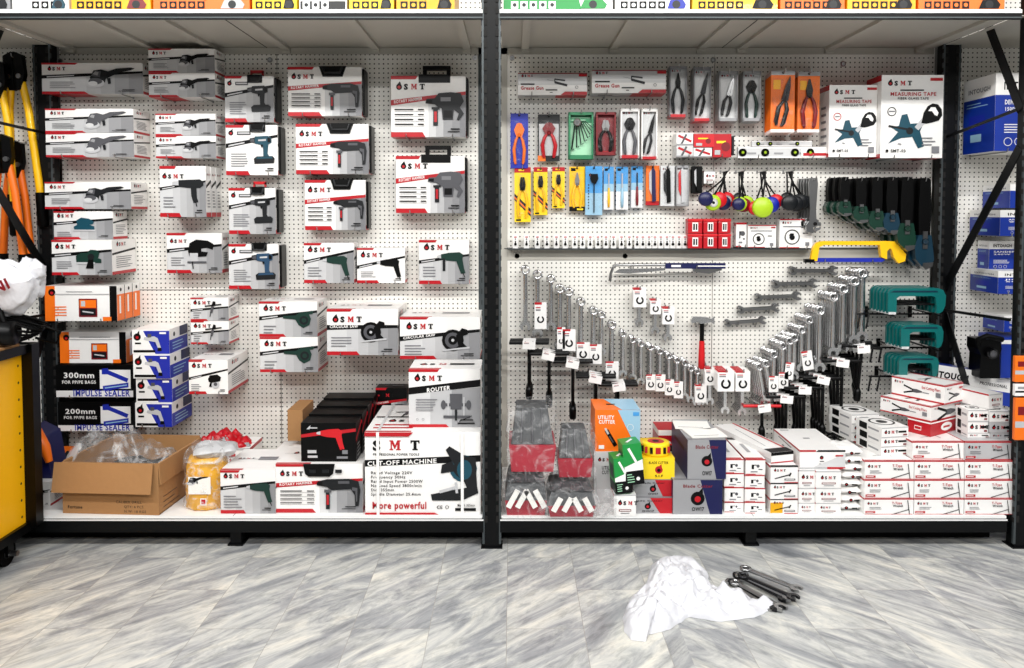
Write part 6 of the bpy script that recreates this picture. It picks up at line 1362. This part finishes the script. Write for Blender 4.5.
# utility cutter boxes
_, z1 = deck(596,619,452,.14,.2,DZ+.18,'white',cutterbox2,'tall white utility cutter carton under the orange one') if 0 else (None, 0)
_, z1 = deck(594,626,452,.16,.26,DZ+E,'s1',cutterbox2,'tall white and grey utility cutter carton under the orange one')
deck(595,640,410,.17,.22,z1,'orange',cutterbox,'orange and blue utility cutter carton on top of the grey one')
_, z1 = deck(623,672.5,498,.03,.2,DZ+E,'s3',owlbox('red','red','ink'),'flat grey and red blade carton, bottom one under the yellow box')
_, z2 = deck(633,672.8,480,.05,.2,z1,'s3',owlbox('red','red','ink'),'flat grey and dark blade carton, second one up under the yellow box')
_, z3 = deck(643,674.5,458,.06,.17,z2,'yellow',owl_yellow,'yellow blade cutter carton on the grey and red cartons')
deck(641,662,441,.28,.14,DZ+.34,'yellow',owl_yellow,'smaller yellow carton standing behind the round tin') if 0 else None
_, zy = deck(640,662,446,.26,.14,z2,'yellow',owl_yellow,'yellow carton standing behind the yellow blade cutter carton')
T = thing('round_tin', 'round yellow tin with a red mark lying on the yellow carton', 'tin', (W(656,452,.12).x, .13, z3))
mb = MB(); r = 14/785*3.65; mb.lathe([(1e-3,0),(r*.98,0),(r,.01),(r,.05),(r*.96,.058),(1e-3,.058)], 'yellow', 28); mb.build('tin_body', T)
mb = MB(); mb.lathe([(1e-3,.0585),(r*.6,.0585)], 'red', 20); mb.lathe([(1e-3,.0595),(r*.25,.0595)], 'black', 16)
for a in range(-4,5): x, y = r*1.003*math.sin(a*.4), -r*1.003*math.cos(a*.4); mb.add([(x-.012,y,.015),(x+.012,y,.015),(x+.012,y,.045),(x-.012,y,.045)],[(0,1,2,3)],'ink' if a % 2 else 'red')
mb.build('label', T)
def leaner(x0,x1,yt,Y,z0,h,rz,ry,label):
    X0, X1 = W(x0,470,Y).x, W(x1,470,Y).x
    o = carton(X1-X0,.1,h,'green',greenbox,loc=((X0+X1)/2,Y,z0)); o.rotation_euler = (-.0, ry, rz); tag(o,label,'box','green blade cartons'); return o
leaner(616,633,464,-.045+.04,DZ+.107,.165,.12,-.08,'small green and black carton, lower left of the leaning pair')
leaner(626,645,446,-.0,z1+.072,.19,.1,-.1,'green and black carton, upper right of the leaning pair')
tag(carton(.1,.12,.10,'white',plainsmt,loc=(W(625,500,.0).x,-.002,DZ+E)),'low white carton propping the leaning green cartons','box')
_, zb1 = deck(673,722.5,480,.02,.28,DZ+E,'s3',owlbox('navy','navy','darkred'),'grey and navy carton with the round drop mark, lower of two')
_, zb2 = deck(687.5,726,440,.03,.36,zb1,'s3',owlbox('navy','navy','darkred'),'grey and navy carton with the round drop mark, upper of two')
deck(658,680,430,.42,.16,DZ+E,'red',redbox,'red carton standing behind the grey and navy ones')
for k, (dx, dy, rz, lab) in enumerate(((.0,.1,.12,'front'),(-.03,.24,-.1,'rear'))):
    mb = MB(); mb.box(-.085,.085,-.07,.07,0,.005,'paper'); mb.box(-.07,.05,-.05,-.045,.005,.0055,'printgrey')
    tag(mb.build('paper_pad', loc=(W(706,440,.1).x+dx, .03+dy, zb2+.0005), rot=(0,0,rz)), 'white paper pad lying on the upper navy carton, %s of two' % lab, 'paper')
# columns of small cartons
def column(x0, x1, ys, Y, d, artf, what, names, base='white', wob=.0):
    z = DZ+E
    for k, yt in enumerate(ys):
        _, z = deck(x0+random.uniform(-wob,wob), x1+random.uniform(-wob,wob), yt, Y+random.uniform(0,.006), d, z, base, artf(k), '%s, %s' % (what, names[k]), rz=random.uniform(-.012,.012))
    return z
N4 = ['bottom of the stack','second from the bottom','second from the top','top of the stack']; N3 = ['bottom of the stack','middle of the stack','top of the stack']
column(724.5,743.5,(502,487,473,459),.04,.34,lambda k: smallsock(),'small white and red socket carton right of the navy cartons',N4,wob=.4)
column(745,765,(502,488,475,459),.03,.34,lambda k: smallsock(),'small white and red socket carton left of the bolt cartons',N4,wob=.6)
zl = column(770.5,798,(499,483,466),.02,.3,lambda k: boltbox(k == 0),'small carton with a bolt tool picture',['bottom one with a yellow patch','middle one','top one'],wob=.3)
zm = column(798.5,815,(503,488,470),.03,.3,lambda k: plainsmt,'plain white carton with a red label, left of two columns',N3)
zn = column(816,841,(503,488,471),.02,.3,lambda k: plainsmt,'plain white carton with a red label, right of two columns',N3)
deck(799.5,845,450,.05,.36,max(zm,zn),'white',bigwhite,'large white carton with a black strip lying on the two plain columns')
X0 = W(775,455,.08).x; o = carton(.12,.5,.05,'white',longwhite,loc=(W(783,460,.06).x,.07,zl+.001),rz=.28); tag(o,'long white carton with a black edge lying at an angle on the bolt cartons','box')
# white packets column
z = DZ
for k in range(8):
    hh = .036; mb = MB(); pillow(mb,0,0,0,.115,.16,hh*1.1,'white',seed=k,crumple=.35); A = Art(mb,(-.04,-.083,-.012),(1,0,0),(0,0,1),(0,-1,0),.08,.02)
    A.disc(.02+.01*(k%3),.01,.008,'ink'); A.disc(.02+.01*(k%3),.01,.003,'red'); A.rect(.045,.006,.07,.012,'ink')
    tag(mb.build('soft_packet', loc=(W(852,490,.05).x+random.uniform(-.006,.006), .13, z+hh*.6), rot=(0,0,random.uniform(-.1,.1))), 'soft white packet in the pile left of the T-wrench cartons, %s from the bottom' % ORD[k], 'packet', 'soft white packets in a pile'); z += hh*1.02
mb = MB()
p = W(848, 440, .35)
T = thing('key_bundle', 'heap of small dark metal keys behind the large white carton', 'keys', (W(838,445,.6).x, .60, W(838,448,.53).z+.002)); 
for k in range(16):
    a = random.uniform(0,PI); x, y = random.uniform(-.07,.05), random.uniform(-.06,.06); mb.tube([(x,y,.01+.03*random.random()),(x+.06*math.cos(a),y+.06*math.sin(a),.02+.03*random.random())],.005,'darksteel',6)
mb.build('keys', T)
deck(828,850,448,.53,.14,DZ+E,'white',plainsmt,'white carton under the heap of dark keys')
# T-wrench cartons: three full rows and a partial one
zr_ = DZ+E; rows = (498.5, 479.5, 460.5)
cx = ((864.5,913.5),(914.3,963.8),(964.6,1013)); rn = ['bottom','middle','upper']; cnm = ['left','centre','right']
zt_ = [DZ+E]*3
for r_, yt in enumerate(rows):
    for c_, (xa, xb) in enumerate(cx):
        _, zt_[c_] = deck(xa, xb, yt, .02+.004*r_, .2, zt_[c_], 'white', twrench, 'white and red T-wrench carton, %s row, %s column' % (rn[r_], cnm[c_]), 'T-wrench cartons stacked in rows')
_, zq = deck(912,963.6,441.5,.05,.2,zt_[1],'white',twrench,'white and red T-wrench carton, topmost in the centre column')
_, zq2 = deck(964.5,1012,441.5,.04,.2,zt_[2],'s2',twrench,'silvery T-wrench carton, topmost in the right column')
# filler cartons behind supporting the upper layers
_, zf = deck(872,925,450,.24,.3,DZ+E,'white',plainsmt,'white carton behind the left T-wrench cartons')
_, zf2 = deck(926,1000,443,.27,.3,DZ+E,'white',plainsmt,'white carton behind the right T-wrench cartons')
# plate boxes: two stacks of three
zpl = max(zt_[0], zf)
for s_, (xa, xb, Y, lab) in enumerate(((850,880,.34,'rear'),(880,909.5,.10,'front'))):
    z = zpl if s_ else zpl
    for k in range(3):
        X0, X1, _, _ = rectW(xa,440,xb,450,Y)
        o = carton(X1-X0, .20, .044, 'white', platebox, loc=((X0+X1)/2-.01*k*0, Y, z), rz=.16+random.uniform(-.02,.02))
        tag(o, 'flat white ring carton, %s of the %s stack' % (['bottom','middle','top'][k], lab), 'box', 'flat ring cartons'); z += .045
# supports for the rear stack
deck(850,880,455,.34,.24,DZ+E,'white',plainsmt,'white carton under the rear stack of ring cartons')
# pliers boxes, rotated
def rotbox(pl, pf, pr, yt, yb, Yf, base, art, label, z0=None, name='carton'):
    # nearest vertical edge at pixel pf on depth Yf; left face runs to pl, front face to pr
    F0 = W(pf, (yt+yb)/2, Yf); h = W(pf, yt, Yf).z-W(pf, yb, Yf).z; z0 = W(pf, yb, Yf).z if z0 is None else z0
    rz = .55
    # right vertex along direction (cos,sin)
    c, s = math.cos(rz), math.sin(rz)
    def reach(px, dx, dy):
        k = (px-512)/FOC; return (k*(Yf+DIST)-F0.x)/(dx-k*dy)
    w = reach(pr, c, s); d = reach(pl, -s, c)
    o = carton(w, d, h, base, art, name, loc=(F0.x+w/2*c, Yf+w/2*s, z0), rz=rz); tag(o, label, 'box'); return z0+h+.001
zz = max(zq, zf2)
za_ = rotbox(912,930.5,966.5,426,440,.12,'red',redbox,'red carton with a white oval, under the two pliers cartons',zz)
zb_ = rotbox(884,931,966,410,425.5,.13,'white',plierbox,'long white and red pliers carton, lower of two laid askew',za_)
zc_ = rotbox(895,945,967,385,404,.16,'white',plierbox,'long white and red pliers carton, upper of two laid askew',zb_)
# small boxes at the far right
_, z1 = deck(967,989,433,.10,.1,zq2,'white',platebox,'small white carton near the right post, lower left of six')
_, z2_ = deck(990,1011,433,.09,.1,zq2,'s2',platebox,'small silvery carton near the right post, lower right of six')
_, z1 = deck(967,987,421,.10,.1,z1,'white',platebox,'small white carton near the right post, middle left of six')
_, z2_ = deck(989,1010,422,.09,.1,z2_,'s2',platebox,'small silvery carton near the right post, middle right of six')
_, z1 = deck(967,987,410,.10,.1,z1,'white',platebox,'small white carton near the right post, upper left of six')
_, z2_ = deck(989,1008,411,.09,.1,z2_,'white',platebox,'small white carton near the right post, upper right of six')
o = carton(.09,.36,.07,'white',plainsmt,loc=(W(993,405,.14).x,.12,max(z1,z2_)+.001),rz=.35); tag(o,'long pale carton laid over the six small cartons','box')

# ------------------------------------------------------------------ neighbouring bay, right edge
def bluebox(x0, x1, y0, y1, Y, d, label, rz=0, lines_=('DEMOLITION HAMMER','1500W 6000r/min')):
    X0, X1, Z0, Z1 = rectW(x0,y0,x1,y1,Y); o = carton(X1-X0,d,Z1-Z0,'white',brandbox('INTOUGH',*lines_),loc=((X0+X1)/2,Y,Z0),rz=rz); tag(o,label,'box')
    hooks_box(X0,X1,Z0,PB-Y-.02,label.split(',')[0]); return o
bluebox(995,1062,73,151,.38,.27,'large blue and white demolition hammer carton, highest on the right edge')
bluebox(1010,1060,184,208,.46,.23,'flat blue and white carton, first below the large demolition carton',lines_=('IMPACT DRILL','850W'))
bluebox(1000,1060,210,236,.42,.26,'flat blue and white carton, second below the large demolition carton',lines_=('ANGLE GRINDER','900W'))
bluebox(989,1020,241,270,.58,.10,'blue and white carton, third below the large demolition carton',lines_=('SANDER','240W'))
bluebox(998,1050,271,294,.44,.24,'flat blue and white carton, lowest of the blue ones above the black clamp tool',lines_=('JIG SAW','600W'))
bluebox(1004,1040,316,332,.5,.18,'small blue carton partly behind the right post',lines_=('ROUTER','500W'))
# black tool on a blue box
X0, X1, Z0, Z1 = rectW(1001,338,1040,378,.45)
o = carton(X1-X0,.2,Z1-Z0,'intblue',lambda F: F['front']().nrect(.0,.85,.9,.95,'white'),loc=((X0+X1)/2,.45,Z0)); tag(o,'plain blue carton right of the black clamped machine','box'); hooks_box(X0,X1,Z0,.25,'plain blue carton')
p = W(988, 378, .42)
T = thing('power_tool', 'black machine with a curved grip beside the plain blue carton', 'machine', (p.x, .46, p.z+.0))
mb = MB(); mb.prism([(-.05,.0),(-.045,.12),(-.06,.15),(-.06,.2),(.05,.2),(.06,.15),(.05,.12),(.055,.0)], -.05,.05,'blacktool'); mb.build('body', T, bevel=.008)
mb = MB(); mb.tube([(-.055,-.04,.17),(-.065,-.06,.2),(-.03,-.07,.22),(.055,-.06,.2)], .014, 'rubber', 10); mb.build('grip', T)
mb = MB(); mb.cyl((0,-.075,.13), .028, .03, 'darksteel', 'Y', 18); mb.cyl((0,-.08,.13), .018, .005, 'toolgrey', 'Y', 18); mb.build('chuck', T)
for s in (-.03, .03): hook(p.x+s, p.z-.005, .24, 'steel peg under the black machine on the right', 'pegs under the black machine')
X0, X1, Z0, Z1 = rectW(922,372,1040,402,.48)
def longblue(F):
    A = F['front'](); A.nrect(0,.45,1,1,'white'); A.nrect(0,.0,1,.45,'intblue'); A.text('INTOUGH', A.w*.03, A.h*.6, A.h*.2, 'ink', width=A.w*.33, bold=.05); A.text('PROFESSIONAL', A.w*.46, A.h*.58, A.h*.1, 'ink', width=A.w*.24)
o = carton(X1-X0,.11,Z1-Z0,'intblue',longblue,loc=((X0+X1)/2,.48,Z0)); o.rotation_euler = (0,.16,0); tag(o,'long blue and white carton sloping behind the lower diagonal brace','box')
# orange packs on the right post
for k, (ya, yb, c, lab) in enumerate(((356,382,'orange','orange plastic pack, upper of two hanging at the right post'),(384,396,'white','white label card between the orange packs at the right post'),(398,440,'orange','orange plastic pack, lower of two hanging at the right post'))):
    X0, X1, Z0, Z1 = rectW(1014.5,ya,1040,yb,-.03); mb = MB(); mb.box(0,X1-X0,0,.02,0,Z1-Z0,c)
    A = Art(mb,(0,0,0),(1,0,0),(0,0,1),(0,-1,0),X1-X0,Z1-Z0); A.nrect(0,.3,1,.45,'s2' if c == 'orange' else 'ink'); A.nrect(.1,.6,.6,.8,'darkred' if c == 'orange' else 's3')
    tag(mb.build('hanging_pack', loc=(X0,-.035,Z0), bevel=.003), lab, 'pack')

# ------------------------------------------------------------------ cartons on the upper shelf
TOPS = [(-40,10.5,'s3','white','grinder','tooldark','grey carton at the left end of the upper shelf'),(12,69,'white','blue','drill','teal','white carton with a teal tool, second from the left on the upper shelf'),(71,151,'amber','bigyellow','x','orange','amber carton with an orange tool, third from the left on the upper shelf'),(153,250,'orange','amber','x','ink','wide orange carton with a grey screen, fourth from the left on the upper shelf'),
 (252,297,'yellow','ink','x','ink','small yellow carton, left of the white one on the upper shelf'),(299,347,'white','ink','x','ink','white carton with a dark band of icons between two yellow ones'),(349,394,'yellow','ink','x','ink','small yellow carton, right of the white one on the upper shelf'),(396,455,'bigyellow','ink','x','ink','yellow carton nearest the centre post on its left'),
 (503,613,'white','green','x','green','wide green and white carton just right of the centre post'),(615,690,'white','ink','x','blue','white carton with a row of icons, second right of the centre post'),(692,778,'gunyellow','ink','x','ink','yellow carton, third right of the centre post'),(780,845,'orange','ink','x','ink','orange carton, fourth right of the centre post'),(847,916,'amber','ink','x','ink','amber carton, fifth right of the centre post'),(918,1005,'orange','red','x','ink','orange carton at the right end of the upper shelf')]
for k, (a, b, base, tc, ic, col, lab) in enumerate(TOPS):
    X0, X1 = W(a, 5, .03).x, W(b, 5, .03).x; h = .22+.04*((k*7)%4)
    def art(F, base=base, col=col, k=k):
        A = F['front'](); w, h = A.w, A.h; e = .012
        if k == 8: A.poly([(0,0),(w*.72,0),(w*.6,h),(0,h)], 'green')
        n = 5 if w > .28 else 3
        if k == 5: A.rect(w*.02,.004,w*.98,.045,'tooldark')
        for q in range(n):
            x = w*(.07 if k != 1 else .35)+q*.042; m = 'white' if k in (5,8) else 'ink'; A.rect(x, e, x+.032, e+.032, m); A.disc(x+.016, e+.016, .009, base if k not in (5,8) else 'tooldark')
        if k not in (5,): A.poly([(w*.7,.012),(w*.74,.05),(w*.9,.055),(w*.95,.03),(w*.93,.012)], col if k not in (2,3) else ('darkred' if k == 2 else 's2')); A.disc(w*.82,.03,.018,'tooldark')
        A.poly([(w*.5,0),(w*.53,.008),(w,.008),(w,0)],'ink'); A.rect(0,h*.6,w,h*.9,tc if tc != 'ink' else 'tooldark'); A.icon(['grinder','cordless','demo','jigsaw'][k % 4], w*.6, h*.42, min(w,h)*.25, 'tooldark')
    o = carton(X1-X0-.004, .3, h, base, art, loc=((X0+X1)/2, .03, ST+.004)); tag(o, lab, 'box')

# ------------------------------------------------------------------ on the floor
pz = [(240,215),(250,180),(285,150),(295,110),(330,93),(375,95),(405,120),(410,150),(445,165),(500,180),(545,190),(500,210),(430,220),(370,210),(330,235),(290,245),(285,258),(255,255),(242,235)]
pts = [WZ(500+x/1.954, 510+y/1.954, 0) for x, y in pz]; c = sum(pts, Vector())/len(pts)
ol = [((p.x-c.x), (p.y-c.y)) for p in pts]
mb = blob('b', ol[::-1] if 0 else ol, .075, 'bagwhite', 4, rings=30, rough=1.5, n=170, peak=(-.05, .03))
tag(mb.build('plastic_bag', loc=(c.x, c.y, 0)), 'crumpled white plastic bag lying on the marble floor', 'bag')
base = WZ(754, 588, 0)
for k in range(7):
    mb = MB(); wrench_mb(mb, .23, 1.0, m='darksteel' if k % 2 else 'steel')
    o = mb.build('combination_wrench'); o.rotation_euler = (PI/2-.06, 0, 0)
    o.rotation_euler = (PI/2*.97, 0, 0)
    st = WZ(731+2.4*k, 584-1.2*k+(k % 3)*2.5, 0)
    # lay flat: ring end up-left, open end towards lower right
    M = Matrix.Translation((st.x, st.y, (.008+.0045*k))) @ Matrix.Rotation(.6+.05*(k-3), 4, 'Z') @ Matrix.Rotation(-PI/2+.02, 4, 'X')
    o.matrix_world = M
    tag(o, 'dark steel combination wrench in the loose fanned pile on the floor by the white bag', 'wrench', 'wrenches piled on the floor')
